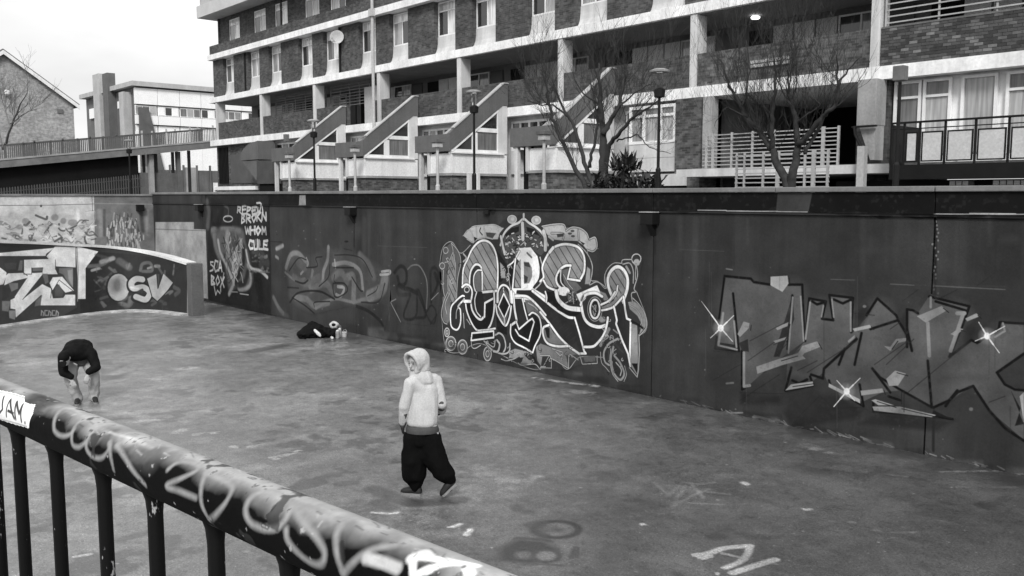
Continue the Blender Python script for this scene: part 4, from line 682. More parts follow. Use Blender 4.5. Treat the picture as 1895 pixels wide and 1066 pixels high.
# ---------------------------------------------------------------- the long apartment block behind the wall
BY=24.4; CXS=[-55.7,-49.5,-43.25,-37.05,-30.8,-24.6,-18.4,-12.2,-6.0,.2]; BX0,BX1=-56.6,3.0
blk=thing('apartment_block',(-30,BY,Zg),'long brick apartment block with white slab edges, deck access and outside stairs','building')
def bp(name,mb,mat,parent=blk,**k): return obj(name,mb,mat,parent,**k)
S=lambda z0,z1,y0=BY,x0=BX0,x1=BX1,y1=33.5: MB().box(x0,x1,y0,y1,z0,z1)
for z0,z1 in ((6.62,6.98),(9.35,9.68),(12.06,12.38)): bp('floor_slab',S(z0,z1,x0=BX0-.1),SLABW)
bp('roof',S(15.5,16.6,24.2,BX0-.5),LGREY); bp('roof_fascia',S(14.75,15.49,24.05,BX0-.7,BX1),M('pale fascia',.5,.7,.1))
# upper storey, set back behind its own parapet, openings left for the windows
WX=[c+d for c in CXS for d in (-1.35,1.35) if BX0<c+d<BX1]; hw=.77
mb=MB(); mb.box(BX0+.1,BX1,25.2,25.4,12.383,13.05); mb.box(BX0+.1,BX1,25.2,25.4,14.5,14.749)
xs=[BX0+.1]+[e for x in WX for e in (x-hw,x+hw)]+[BX1]
for a,b in zip(xs[::2],xs[1::2]): mb.box(a,b,25.2,25.4,13.052,14.498)
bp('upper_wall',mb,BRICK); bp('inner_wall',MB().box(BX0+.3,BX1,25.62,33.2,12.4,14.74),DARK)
bp('parapet',MB().box(BX0,BX1,24.52,24.7,12.384,12.95),BRICK)
# middle storey: brick piers between tall windows
xs=[BX0]+[e for x in WX for e in (x-hw,x+hw)]+[BX1]
for a,b in zip(xs[::2],xs[1::2]): bp('brick_pier',MB().box(a,b,24.72,25.1,9.683,12.058),BRICK)
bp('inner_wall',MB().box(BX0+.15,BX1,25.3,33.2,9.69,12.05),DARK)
for z0,z1 in ((9.69,12.05),(12.39,14.74),(4.3,6.61)): bp('end_wall',MB().box(BX0+.004,BX0+.14,25.12,33.2,z0,z1),BRICK)
def frame(mb,x0,x1,z0,z1,y,t=.06,d=.07,vs=(),hs=()):
    mb.box(x0,x0+t,y,y+d,z0,z1); mb.box(x1-t,x1,y,y+d,z0,z1); mb.box(x0+t,x1-t,y+.002,y+d,z0,z0+t); mb.box(x0+t,x1-t,y+.002,y+d,z1-t,z1)
    for v in vs: mb.box(v-t*.5,v+t*.5,y+.004,y+d-.004,z0+t,z1-t)
    for h in hs: mb.box(x0+t,x1-t,y+.006,y+d-.006,h-t*.45,h+t*.45)
    return mb
def setmat(o,m): o.data.materials[0:1]; o.material_slots[0].link='OBJECT'; o.material_slots[0].material=m
def part0(name,mb,mat,parent,loc,**k):   # mesh in local coordinates placed at loc in the parent's frame
    o=obj(name,mb,mat,parent,world=False,**k); o.location=loc; ORG[o.name]=ORG[parent.name]+Vector(loc); return o
O0=Vector((-30,BY,Zg))
def mk_tall():
    wdw=part0('window',frame(MB(),-.75,.75,.84,2.34,0,vs=(-.02,),hs=(1.93,)),WHITE,blk,(0,0,0))
    pr=[(-.02,.83),(-.03,.55),(-.06,.33),(-.13,.15),(-.25,.012),(-.17,.012),(-.06,.17),(-.02,.35),(.03,.55),(.04,.83)]
    part0('apron_panel',MB().prism(pr,'x',-.755,.755),WHITE2,wdw,(0,0,0))
    for x0,x1,z0,z1 in ((-.69,-.05,.9,1.9),(.01,.69,.9,1.9),(-.69,-.05,1.96,2.28),(.01,.69,1.96,2.28)):
        part0('pane',MB().box(x0,x1,.03,.045,z0,z1),PANE[0],wdw,(0,0,0))
    return wdw
def mk_up():
    wdw=part0('window',frame(MB(),-.74,.74,.02,1.43,0,vs=(0.05,),hs=(1.06,)),WHITE,blk,(0,0,0))
    part0('sill',MB().box(-.78,.78,-.14,-.002,-.03,.05),WHITE2,wdw,(0,0,0))
    for x0,x1,z0,z1 in ((-.68,.02,.08,1.03),(.08,.68,.08,1.03),(-.68,.02,1.09,1.37),(.08,.68,1.09,1.37)):
        part0('pane',MB().box(x0,x1,.03,.045,z0,z1),PANE[0],wdw,(0,0,0))
    return wdw
def curtains(o):
    k=R.random()
    for i,c in enumerate([c for c in o.children if c.name.startswith('pane')]):
        setmat(c,PANE[2 if R.random()<.72 else (1 if k<.7 else 0)] if i!=0 else PANE[0 if k<.35 else (3 if k<.6 else 1)])
pt=mk_tall(); pu=mk_up()
for i,x in enumerate(WX):
    loc=Vector((x,24.95,9.685))-O0; o=pt if i==0 else dup(pt,loc,blk); o.location=loc; curtains(o)
    loc=Vector((x,25.23,13.05))-O0; o=pu if i==0 else dup(pu,loc,blk); o.location=loc; curtains(o)
# deck storey
mb=MB().box(BX0+.2,BX1,27.2,27.4,6.985,9.345); bp('deck_back_wall',mb,M('deck wall',.11,.8,.2,.8))
bp('deck_ceiling',MB().box(BX0+.2,BX1,24.6,27.19,9.31,9.347),M('deck soffit',.14,.8,.15))
BRS=[M('brick %s'%k,v,.85,.25,7.,.003,spec=.2) for k,v in (('dark',.045),('mid',.075),('light',.115),('pale',.17))]
def brick_parapet(x0,x1):   # the nearest parapet: bricks one by one as far as they show, the rest joined
    pp=bp('deck_parapet',MB().box(x0,x1,24.512,24.7,6.984,8.0),M('mortar',.1,.9,.2)); bp('parapet_coping',MB().box(x0,x1,24.49,24.72,8.0,8.05),CONCD,pp)
    me=None; rest=MB(); rb=random.Random(2); rows=12; hh=(8.0-6.99)/rows
    for r_ in range(rows):
        x=x0+(0 if r_%2 else -.112); z=6.99+r_*hh
        while x<x1-.02:
            a=max(x+.006,x0); b=min(x+.219,x1)
            if x<-8.05 and b-a>.2:
                if me is None: o=part0('brick',MB().box(0,.213,0,.04,.006,hh-.006),BRS[0],pp,(0,0,0)); me=o.data
                else: o=bpy.data.objects.new('brick',me); COL.objects.link(o); o.parent=pp
                o.location=Vector((a,24.5+rb.uniform(-.004,.004),z))-O0; setmat(o,rb.choices(BRS,[4,5,2.2,.8])[0])
            elif b-a>.03: rest.box(a,b,24.5+rb.uniform(-.003,.003),24.53,z+.006,z+hh-.006)
            x+=.225
    bp('bricks',rest,BRS[1],pp,kind='stuff')
for i,c in enumerate(CXS[:-1]):
    n=CXS[i+1]
    bp('column',MB().box(c-.13,c+.13,24.44,25.0,6.984,9.346),WHITE2,bevel=.01)
    if i==2: bp('deck_parapet',MB().box(c+.15,c+3.2,24.5,24.7,6.984,8.05),BRICK); bp('deck_parapet',MB().box(c+5.6,n-.15,24.5,24.7,6.984,8.05),BRICK)
    elif i==7: brick_parapet(c+.15,n-.15)
    else: bp('deck_parapet',MB().box(c+.15,n-.15,24.5,24.7,6.984,8.05),BRICKL if i>=6 else BRICK)
    # doors, light panels and windows of the flats along the deck
    x=c+.35
    for k,(wd,z0,z1,kind) in enumerate(((.9,7.0,9.05,'door'),(.75,7.9,9.1,'panel'),(.75,7.9,9.1,'panel'),(.75,7.9,9.1,'panel'),(1.5,8.05,9.1,'win'),(.85,7.0,9.1,'door'))):
        if kind=='door': bp('door',MB().box(x,x+wd,27.13,27.195,z0,z1),DARK if k==0 else M('deck door',.05,.5,.1))
        elif kind=='panel': bp('wall_panel',MB().box(x,x+wd-.03,27.12,27.195,7.0,z1),M('deck panel',.36+.12*R.random(),.7,.1))
        else:
            f=bp('window',frame(MB(),x,x+wd,z0,z1,27.08,.05,.06,vs=(x+wd/2,)),WHITE2)
            for a,b in ((x+.05,x+wd/2-.025),(x+wd/2+.025,x+wd-.05)): bp('pane',MB().box(a,b,27.12,27.13,z0+.05,z1-.05),PANE[R.choice([0,0,3,1])],f)
        x+=wd+.04
# slatted screens above the parapet in some bays
def screen(x0,x1,z0,z1,n,y=24.6,mat=GREYM,vs=4):
    s_=bp('screen_frame',MB().box(x0,x0+.05,y-.02,y+.02,z0,z1).box(x1-.05,x1,y-.02,y+.02,z0,z1),mat)
    for k in range(n):
        z=z0+(z1-z0)*(k+.5)/n; bp('screen_slat',MB().box(x0+.052,x1-.052,y-.015,y+.015,z-.018,z+.018),mat,s_)
    for k in range(1,vs): bp('screen_post',MB().box(x0+(x1-x0)*k/vs-.025,x0+(x1-x0)*k/vs+.025,y+.017,y+.05,z0,z1),mat,s_)
GREYD=M('weathered screen',.16,.7,.2)
screen(-49.3,-43.45,8.07,9.3,9,25.3,GREYD,5); screen(-43.0,-37.3,8.07,9.3,8,25.3,GREYD,6); screen(-12.0,-6.2,8.07,9.1,6,24.6,GREYM,4); screen(-5.8,0,8.07,9.1,6,24.6,GREYM,4)
bp('door',MB().box(-39.5,-38.65,25.2,25.26,6.99,8.9),LGREY); bp('door',MB().box(-38.6,-37.75,25.2,25.26,6.99,8.9),LGREY)
v=bp('vent_block',MB().box(-16.25,-14.85,24.46,24.498,7.36,7.62),M('vent stone',.13,.8,.2))
for k in range(11):
    for j in range(2): bp('vent_hole',MB().box(-16.2+k*.125,-16.2+k*.125+(.1 if k>2 else .12),24.445,24.458,7.38+j*.125,7.38+j*.125+.085),M('vent tile',.5,.6,.1) if (k*3+j)%4 else CONC,v)
bp('downpipe',MB().tube([(-37.3,24.32,4.2),(-37.3,24.32,15.4)],.075,10),LGREY); bp('pipe_hopper',MB().box(-37.45,-37.15,24.18,24.395,12.0,12.35),LGREY,bevel=.01)
for x in (-47.15,-33.5,-21.2,-8.9): bp('downpipe',MB().tube([(x,24.68,12.4),(x,24.68,14.7)],.06,8),BLACKM)
for x in (-51.9,-40.9): bp('downpipe',MB().tube([(x,24.66,9.7),(x,24.66,12.0)],.05,8),BLACKM)
lamp=bp('deck_light',MB().lathe([(.02,0),(.13,.01),(.15,.06),(.08,.1)],(-17.08,26,9.19),14),None)
m,t,b_=newmat('lit lamp'); b_.inputs['Base Color'].default_value=(.8,.8,.8,1); b_.inputs['Emission Color'].default_value=(1,1,1,1); b_.inputs['Emission Strength'].default_value=3.; lamp.data.materials.append(m)
# ground storey behind the stairs
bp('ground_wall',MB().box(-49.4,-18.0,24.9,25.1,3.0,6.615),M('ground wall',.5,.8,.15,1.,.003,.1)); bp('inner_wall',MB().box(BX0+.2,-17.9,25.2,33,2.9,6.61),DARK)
for c in CXS[1:7]:
    x0,x1=c-3.2,c-.5
    if c==-49.5: continue
    if c==-43.25: x0,x1=-49.2,-45.4
    f=bp('window',frame(MB(),x0,x1,5.25,6.45,24.8,.09,.08,vs=[x0+(x1-x0)*k/5 for k in range(1,5)],hs=(6.05,)),WHITE)
    for k in range(5):
        a=x0+(x1-x0)*k/5; bb=x0+(x1-x0)*(k+1)/5
        bp('pane',MB().box(a+.07,bb-.07,24.84,24.85,5.34,6.0),PANE[R.choice([0,0,1,3])],f); bp('pane',MB().box(a+.07,bb-.07,24.84,24.85,6.1,6.36),PANE[R.choice([0,0,0,1,2])],f)
    bp('wall_panel',MB().box(x0,x1,24.8,24.895,4.3,5.245),WHITE2)
# left end of the ground storey: brick, a dark grille, a rounded grey hood and a white bar
bp('ground_wall',MB().box(BX0+.1,-49.45,24.75,25.1,2.9,6.615),BRICKL)
for k in range(7): bp('grille_bar',MB().box(-56.1+k*.2,-56.0+k*.2,24.66,24.74,4.2,6.5),BLACKM)
bp('shutter',MB().box(-54.4,-50.3,24.7,24.745,4.2,6.0),M('dull shutter',.085,.6,.15))
hood=[(-50.5,5.5),(-50.35,5.85),(-50.0,6.15),(-49.3,6.42),(-48.1,6.55),(-48.1,5.5)]
bp('porch_hood',MB().prism(hood,'y',23.5,24.6),GREYP); bp('porch_cone',MB().prism([(-50.3,5.46),(-48.15,5.46),(-48.5,4.3)],'y',23.55,24.6),GREYP)
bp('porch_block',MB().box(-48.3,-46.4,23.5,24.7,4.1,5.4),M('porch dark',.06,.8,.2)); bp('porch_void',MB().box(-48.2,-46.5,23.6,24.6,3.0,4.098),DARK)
bp('white_bar',MB().box(-55.2,-49.4,23.9,24.1,3.78,4.0).box(-55.25,-55.1,23.88,24.12,3.0,4.25),WHITE)
for x in (-46.2,-42.2): bp('slab_bracket',MB().box(x-.15,x+.15,24.2,24.398,6.45,6.85),CONCD)
# outside stairs up to the deck: four alike
def stair():
    P_=lambda n,m,mt: part0(n,m,mt,s_,(0,0,0))
    s_=part0('staircase',MB().prism([(0,.84),(2.75,2.75),(3.0,2.75),(3.0,3.62),(2.8,3.62),(.22,1.7),(0,1.52)],'x',-.16,0),GREYP,blk,(0,0,0))
    P_('flight',MB().prism([(.01,.86),(2.75,2.77),(2.95,2.77),(2.95,3.0),(.1,1.15),(.01,1.1)],'x',-1.459,-.161),CONC)
    P_('landing_front',MB().box(-2.3,-.161,0,.15,.84,1.5),GREYP); P_('landing_slab',MB().box(-2.3,-1.63,.151,1.2,.84,1.0),CONC); P_('landing_side',MB().box(-2.3,-2.15,.151,1.2,1.003,1.5),GREYP)
    P_('top_cap',MB().prism([(.2,1.705),(2.8,3.625),(3.02,3.625),(3.02,3.665),(2.78,3.665),(.18,1.745)],'x',-.19,.03),LGREY)
    P_('pier',MB().prism([(2.5,.8),(2.98,.8),(2.98,2.74),(2.74,2.735),(2.5,2.57)],'x',-.15,-.02),WHITE2)
    fr=MB(); fr.box(-.12,-.03,.1,2.498,.82,.93); fr.box(-.121,-.029,1.15,1.42,.932,1.6); fr.box(-.122,-.028,1.42,2.498,1.64,1.8); fr.box(-.123,-.027,2.46,2.499,.932,2.54)
    fr.prism([(.05,.83),(.2,.85),(2.5,2.48),(2.5,2.57)],'x',-.125,-.01)
    P_('window_frame',fr,WHITE)
    for P,k in (([(.36,.934),(1.15,.934),(1.15,1.5)],0),([(1.42,.934),(2.46,.934),(2.46,1.64),(1.42,1.64)],3),([(1.5,1.8),(2.46,1.8),(2.46,2.44)],0)): P_('pane',MB().prism(P,'x',-.09,-.075),PANE[k])
    P_('sill',MB().box(-.1,.07,.1,2.75,.76,.815),WHITE)
    P_('base_wall',MB().box(-.14,-.03,.12,2.97,0,.755),RENDW); P_('base_wall',MB().box(-1.4,-.141,.121,.25,0,.755),RENDW); P_('base_wall',MB().box(-2.2,-2.1,.26,2.97,0,.755),RENDW)
    P_('room_back',MB().box(-2.0,-.2,1.0,2.9,.0,.75),DARK)
    P_('door_slot',MB().box(-1.9,-1.42,.3,.34,-.9,.83),DARK); P_('porch_post',MB().box(-2.12,-1.96,.05,.2,-1.4,.83),WHITE2); P_('porch_post',MB().box(-1.55,-1.42,.06,.2,-.04,.83),WHITE2)
    P_('base_brick',MB().box(-1.5,-.06,.16,2.96,-1.4,-.1),BRICKL); P_('base_ledge',MB().box(-1.55,.02,.09,2.98,-.098,-.004),CONC)
    return s_
RENDW=M('render white',.74,.7,.08,1.,.002,.12)
st0=stair()
for i,x in enumerate((-40.0,-33.75,-27.55,-21.75)):
    loc=Vector((x,21.4,4.3))-O0; o=st0 if i==0 else dup(st0,loc,blk); o.location=loc
for k,x in enumerate((-26.32,-25.83)): bp('white_post',MB().box(x-.08,x+.08,21.3,21.42,2.9,4.26),WHITE2)
# white glazed bay, brick pier and the dark entrance on the right
f=bp('window',frame(MB(),-21.0,-18.95,5.2,6.5,24.3,.1,.09,vs=(-20.35,-19.6),hs=(6.15,)),WHITE)
for a,b_ in ((-20.9,-20.4),(-20.3,-19.65),(-19.55,-19.05)):
    bp('pane',MB().box(a,b_,24.36,24.37,5.3,6.1),PANE[1],f); bp('pane',MB().box(a,b_,24.36,24.37,6.2,6.4),PANE[3],f)
for a,b_ in ((-21,-20),(-19.99,-18.95)): bp('wall_panel',MB().box(a,b_,24.32,24.5,4.72,5.195),WHITE2); bp('wall_panel',MB().box(a,b_,24.32,24.5,4.24,4.71),WHITE2)
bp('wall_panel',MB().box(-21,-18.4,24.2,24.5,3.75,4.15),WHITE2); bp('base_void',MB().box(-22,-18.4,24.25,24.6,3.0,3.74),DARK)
bp('brick_pier',MB().box(-18.92,-17.9,24.25,25.4,2.9,6.615),BRICKL)
bp('entrance_wall',MB().box(-17.89,-12.9,31,31.2,2.9,6.615),DARK); bp('entrance_wall',MB().box(-18.0,-17.8,25.41,31,2.9,6.615),CONCD); bp('entrance_wall',MB().box(-12.95,-12.75,25.3,31,2.9,6.615),BRICKL)
bp('entrance_floor',MB().box(-17.79,-3,23.7,31,4.0,4.28),CONC); bp('floor_edge',MB().box(-18.3,-10.95,23.55,23.698,4.02,4.26),WHITE2)
bp('entrance_column',MB().box(-17.85,-17.5,24.3,24.65,4.28,6.615),CONC)
bp('concrete_column',MB().box(-12.42,-11.87,24.0,24.6,5.35,6.615),CONC,bevel=.02); bp('concrete_column',MB().prism([(-12.36,5.345),(-11.88,5.345),(-11.88,4.4),(-12.0,4.4)],'y',24.05,24.55),CONC); bp('column_foot',MB().box(-12.0,-11.8,23.3,23.5,2.9,4.75),LGREY)
bp('downpipe',MB().tube([(-12.42,23.9,5.34),(-12.38,23.9,5.1),(-12.0,23.9,4.4),(-11.9,23.9,4.2)],.045,8),BLACKM); bp('pipe_bracket',MB().box(-12.5,-11.8,23.88,23.99,5.3,5.34),BLACKM)
bp('brick_pier',MB().box(-12.74,-11.83,24.65,25.29,2.9,6.615),BRICK)
def rails(name,x0,x1,y,z0,z1,n,vx,label,cat='railing',mat=GREYM):
    r_=thing(name,((x0+x1)/2,y,z0),label,cat)
    for k in range(n): z=z0+(z1-z0)*(k+.5)/n+.03; obj('rail',MB().box(x0,x1,y-.015,y+.015,z-.016,z+.016),mat,r_)
    for x,t_ in vx: obj('post',MB().box(x-t_,x+t_,y-.03,y+.03,z0-.05,z1+.03),mat,r_)
    return r_
rails('metal_railing',-17.6,-12.9,24.0,4.3,5.36,9,[(-17.45,.04),(-17.2,.05),(-16.5,.03),(-15.75,.03),(-15,.03),(-14.2,.03),(-13.4,.05),(-12.93,.03)],'grey railing of thin horizontal bars across the dark entrance')
fr_=rails('metal_railing',-14.65,-11.8,21.5,3.55,4.56,8,[(-14.6,.02),(-14.35,.02),(-13.75,.025),(-13.3,.05),(-12.5,.025),(-12.25,.05),(-11.85,.025)],'lower grey railing standing before the entrance, behind the forked bare tree')
# flat with white doors and the black railed balcony
f0=[(-11.75,-11.0,5.0,6.55),(-10.95,-10.2,4.32,6.55),(-9.95,-9.05,4.32,6.55),(-8.85,-7.95,4.32,6.55),(-7.8,-6.9,4.32,6.55),(-6.0,-5.0,4.32,6.55),(-4.9,-3.9,4.32,6.55)]
bp('white_wall',MB().box(-11.8,-3.0,24.9,25.1,4.28,6.615),WHITE)
for k,(x0,x1,z0,z1) in enumerate(f0):
    tr=6.1 if k not in (2,) else None
    f=bp('window',frame(MB(),x0,x1,4.32,z1,24.78,.075,.1,hs=(tr,) if tr else ()),WHITE)
    bp('pane',MB().box(x0+.08,x1-.08,24.84,24.85,(5.05 if k in (0,) else 4.55),(tr-.04) if tr else z1-.08),PANE[1 if k else 3],f)
    if tr: bp('pane',MB().box(x0+.08,x1-.08,24.84,24.85,tr+.04,z1-.08),PANE[3],f)
    bp('kick_panel',MB().box(x0+.08,x1-.08,24.82,24.86,4.4,5.0 if k==0 else 4.5),WHITE2,f)
bal=bp('balcony',MB().box(-10.95,-3,23.0,23.69,3.83,4.2),BLACKM)
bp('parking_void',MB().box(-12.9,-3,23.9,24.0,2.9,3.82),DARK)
for x0,x1 in ((-9.75,-9.15),(-8.7,-7.75)):  # white-painted blocks standing in for daylight openings behind the parking level
    w_=bp('vent_panel',MB().box(x0,x1,23.84,23.895,3.66,3.8),CONCD)
    for k in range(int((x1-x0)/.16)): bp('light_gap',MB().box(x0+.02+k*.16,x0+.15+k*.16,23.82,23.838,3.68,3.785),WHITE,w_)
bp('top_rail',MB().box(-10.95,-3,22.98,23.04,5.25,5.3),BLACKM,bal); bp('mid_rail',MB().box(-10.95,-3,22.995,23.025,5.1,5.125),BLACKM,bal)
bp('side_panel',MB().box(-10.95,-10.9,23.05,24.7,4.2,5.24),BLACKM,bal)
px=[-10.93,-10.6,-10.2,-9.57,-8.85,-8.1,-7.35,-6.6,-5.85,-5.1,-4.35,-3.6]
for x in px: bp('post',MB().box(x-.025,x+.025,23.0,23.05,4.2,5.25),BLACKM,bal)
FROST=M('frosted panel',.5,.35,.08,1.2,.001,spec=.5)
for a,b_ in zip(px[1:-1],px[2:]):
    bp('panel_frame',frame(MB(),a+.05,b_-.05,4.27,5.03,23.012,.035,.03),BLACKM,bal); bp('glass_panel',MB().box(a+.086,b_-.086,23.02,23.03,4.306,4.994),FROST,bal)
# ---------------------------------------------------------------- things on and before the block
d=thing('satellite_dish',(-40.7,24.7,11.45),'round white satellite dish on the brick between two upper windows','satellite dish')
obj('dish',MB().lathe([(.0,.0),(.12,.01),(.24,.045),(.35,.1),(.36,.1),(.25,.03),(.12,-.01),(0,-.02)],(0,0,0),20),LGREY,d,world=False,smooth=True).rotation_euler=Vector((.72,-.66,.2)).to_track_quat('Z','Y').to_euler(); d.children[0].location=(0,-.3,0)
obj('bracket',MB().tube([(0,0,-.1),(0,-.15,-.12),(0,-.25,0)],.02,8),GREYM,d,world=False); obj('receiver_arm',MB().tube([(0,-.3,-.3),(.06,-.62,-.1)],.012,6).box(.03,.09,-.68,-.6,-.12,-.04),GREYM,d,world=False)
LP_L=[(535,289,.24,'stubby lamp post with box head before the leftmost stair'),(656.5,277,.26,'stubby lamp post with box head, second from the left along the stairs'),(809.5,268,.26,'stubby lamp post with box head before the middle stair'),(1007,254,.28,'stubby lamp post with box head beside the forked bare tree')]
for px_,py_,hw_,lab in LP_L:
    p=ony(px_,py_,20.8); t_=thing('low_lamp_post',(p[0],20.8,Zg),lab,'lamp post','stubby lamp posts along the stairs')
    obj('post',MB().tube([(0,0,0),(0,0,p[2]-Zg-.1)],.055,10).lathe([(.09,0),(.09,.9),(.06,.95)],(0,0,0),10),LGREY,t_,world=False)
    obj('lamp_head',MB().box(-.15,.15,-.15,.15,p[2]-Zg-.1,p[2]-Zg+.08),LGREY,t_,world=False,bevel=.02); obj('head_cap',MB().box(-.2,.2,-.2,.2,p[2]-Zg+.083,p[2]-Zg+.2),CONCD,t_,world=False,bevel=.01)
def lamp(px_,ytop,Y,lab,k=1.,flood=False):
    p=ony(px_,ytop,Y); h=p[2]-Zg; t_=thing('street_lamp',(p[0],Y,Zg),lab,'street lamp','tall dark lamp posts behind the wall')
    obj('pole',MB().tube([(0,0,0),(0,0,1.1),(0,0,1.15),(0,0,h-(.3 if flood else .62*k))],[.06,.06,.036,.032],10),BLACKM,t_,world=False)
    if flood: obj('lamp_head',MB().box(-.11,.11,-.1,.1,h-.28,h),CONCD,t_,world=False,bevel=.02); return
    obj('lamp_base',MB().lathe([(.05,h-.62*k),(.12*k,h-.6*k),(.13*k,h-.44*k),(.08*k,h-.4*k)],(0,0,0),14),BLACKM,t_,world=False)
    g_=obj('lamp_glass',MB().lathe([(.07*k,h-.398*k),(.075*k,h-.25*k),(.08*k,h-.06*k)],(0,0,0),12),GLASSL,t_,world=False,smooth=False)
    obj('lamp_hat',MB().lathe([(.22*k,h-.058*k),(.23*k,h-.02*k),(.12*k,h+.02*k)],(0,0,0),18),CONC,t_,world=False)
GLASSL,t2,b2=newmat('lantern glass'); b2.inputs['Transmission Weight'].default_value=1.; b2.inputs['Roughness'].default_value=.0; b2.inputs['Base Color'].default_value=(1,1,1,1); b2.inputs['IOR'].default_value=1.02
lamp(580,222,16.,'dark street lamp with flat round hat before the leftmost stair'); lamp(877,168,16.,'dark street lamp with flat round hat rising between the two middle stairs'); lamp(1221,129,16.,'dark street lamp with flat round hat right of the forked bare tree'); lamp(1667,122,17.,'dark post with a square floodlight box before the white doors',flood=True); lamp(238,259,13.,'faint street lamp before the ramp bridge at far left',.9)
# ---------------------------------------------------------------- far left: house, flats, ramp bridge
hs=thing('brick_house',(-70,15.6,Zg),'brick house end with a plain gable and white bargeboard at far left','house')
obj('gable_wall',MB().prism([(11.2,Zg),(20.0,Zg),(20.0,9.95),(15.6,13.15),(11.2,9.95)],'x',-80,-70),BRICKG,hs)
for a,b in (((15.6,13.22),(20.35,9.78)),((10.85,9.78),(15.6,13.22))):
    obj('roof',MB().prism([(a[0],a[1]+.02),(b[0],b[1]+.02),(b[0],b[1]+.24),(a[0],a[1]+.24)],'x',-80.2,-69.75),M('roof tile',.12,.8,.2),hs)
    obj('bargeboard',MB().prism([(a[0],a[1]-.14),(b[0],b[1]-.14),(b[0],b[1]+.14),(a[0],a[1]+.14)],'x',-69.74,-69.66),WHITE,hs)
obj('vent',MB().box(-69.995,-69.95,18.9,19.3,9.3,9.6),CONCD,hs); obj('wall_lamp',MB().lathe([(.08,0),(.2,.1),(.2,.3),(.05,.4)],(-69.85,15.7,10.3),10),WHITE,hs)
XM=-90.; c0=onx(248,150,XM); YM=c0[1]; zt=c0[2]
fl=thing('school_building',(XM,YM,Zg),'pale flat roofed block with brick stair towers and a strip of windows in the distance','building')
zz=lambda y,x=330: onx(x,y,XM)[2]
obj('body',MB().box(XM-16,XM-.3,YM+.3,YM+22,Zg,zt-.5),M('flats brick',.13,.8,.2),fl); obj('roof',MB().box(XM-16.4,XM+.3,YM-.3,YM+22.4,zt-.45,zt),LGREY,fl)
FW_=M('pale cladding',.85,.5,.04,1.,.001); FG=M('flats glass',.3,.15,.5,.4)
for k in range(7):
    y0=YM+k*2.2; obj('cladding_panel',MB().box(XM-.29,XM-.02,y0+.02,y0+2.18,zz(197),zt-.6),FW_,fl); obj('cladding_panel',MB().box(XM-.29,XM,y0+.02,y0+2.18,zz(233),zz(217)),FW_,fl); obj('cladding_panel',MB().box(XM-.29,XM-.1,y0+.01,y0+2.19,Zg,zz(246)),FW_,fl)
    w_=obj('window',MB().box(XM-.29,XM-.2,y0+.05,y0+2.15,zz(246),zz(235)).box(XM-.29,XM-.2,y0+.05,y0+2.15,zz(216),zz(199)),FW_,fl)
    for j in range(3): obj('pane',MB().box(XM-.21,XM-.15,y0+.12+j*.69,y0+.7+j*.69,zz(214.5),zz(201)),[FG,PANE[0],PANE[3],FW_][(k*3+j*2)%4],w_)
def py_(x,y): return ony(x,y,YM)
for (xa,xb,yt,yb,m_) in ((180,197,140,262,LGREY),(198,213,138,262,GREYP),(229,241,172,262,LGREY)):
    a=py_(xa,yt); b=py_(xb,yb); obj('stair_tower',MB().box(min(a[0],b[0]),max(a[0],b[0]),YM-.5,YM+.29,Zg,a[2]),m_,fl)
for (xa,xb,ya,yb) in ((163,179,202,217),(215,229,188,198)):
    a=py_(xa,ya); b=py_(xb,yb); obj('white_band',MB().box(min(a[0],b[0]),max(a[0],b[0]),YM+.1,YM+.29,b[2],a[2]),FW_,fl)
obj('slope_wall',MB().prism([(YM+.3,Zg),(YM+3.2,Zg),(YM+1.2,zz(199,262)),(YM+.3,zz(199,262))],'x',XM-.1,XM+.25),M('flats brick dark',.1,.8,.2),fl)
# ramp bridge from the left up to the deck of the block
BXp=-58.; zr=lambda y:5.43+.124*(y-12.5)
br=thing('ramp_bridge',(BXp,12,Zg),'long sloping footbridge with railed sides leading up to the apartment block','bridge')
ya,yb=-12.,25.6
obj('deck',MB().prism([(ya,zr(ya)-.42),(yb,zr(yb)-.42),(yb,zr(yb)),(ya,zr(ya))],'x',BXp-2.6,BXp),M('bridge concrete',.16,.85,.25),br)
obj('kerb',MB().prism([(ya,zr(ya)+.003),(yb,zr(yb)+.003),(yb,zr(yb)+.1),(ya,zr(ya)+.1)],'x',BXp-.15,BXp+.04),M('bridge edge',.3,.8,.2),br)
BRG=M('bridge railing',.1,.6,.2)
for xo in (0,-2.5):
    obj('handrail',MB().prism([(ya,zr(ya)+.84),(yb,zr(yb)+.84),(yb,zr(yb)+.9),(ya,zr(ya)+.9)],'x',BXp-.1+xo,BXp-.03+xo),BRG,br)
    y=ya
    while y<yb: obj('post',MB().box(BXp-.1+xo,BXp-.03+xo,y-.05,y+.05,zr(y)+.104,zr(y)+(1.08 if y>20 else .98)),LGREY if y>20 else BRG,br); y+=1.55
    mb=MB(); y=ya+.1
    while y<yb: mb.box(BXp-.075+xo,BXp-.05+xo,y-.022,y+.022,zr(y)+.104,zr(y)+.84); y+=.11
    obj('infill_bars',mb,BRG,br,kind='stuff')
obj('abutment',MB().prism([(ya,2.6),(20.4,2.6),(20.4,zr(20.4)-.43),(ya,zr(ya)-.43)],'x',BXp-2.4,BXp-.5),DARK,br)
for (x0,x1,d,m_) in ((281,289,.3,CONC),(306,312,-1.2,CONCD),(334,340,.2,CONCD)):
    a=onx(x0,330,BXp)[1]; b=onx(x1,330,BXp)[1]; obj('pier',MB().box(BXp-.7+d-.3,BXp-.3+d-.3,a,b,2.7,zr(a)-.425),m_,br)
obj('low_wall',MB().box(BXp-.8,BXp-.6,20.5,23.0,2.7,4.9),CONCD,br)
gw=thing('garden_wall',(-78,26,Zg),'grey garden wall with posts in the gap under the ramp bridge','wall')
a=onx(262,308,-78.); b=onx(400,308,-78.)
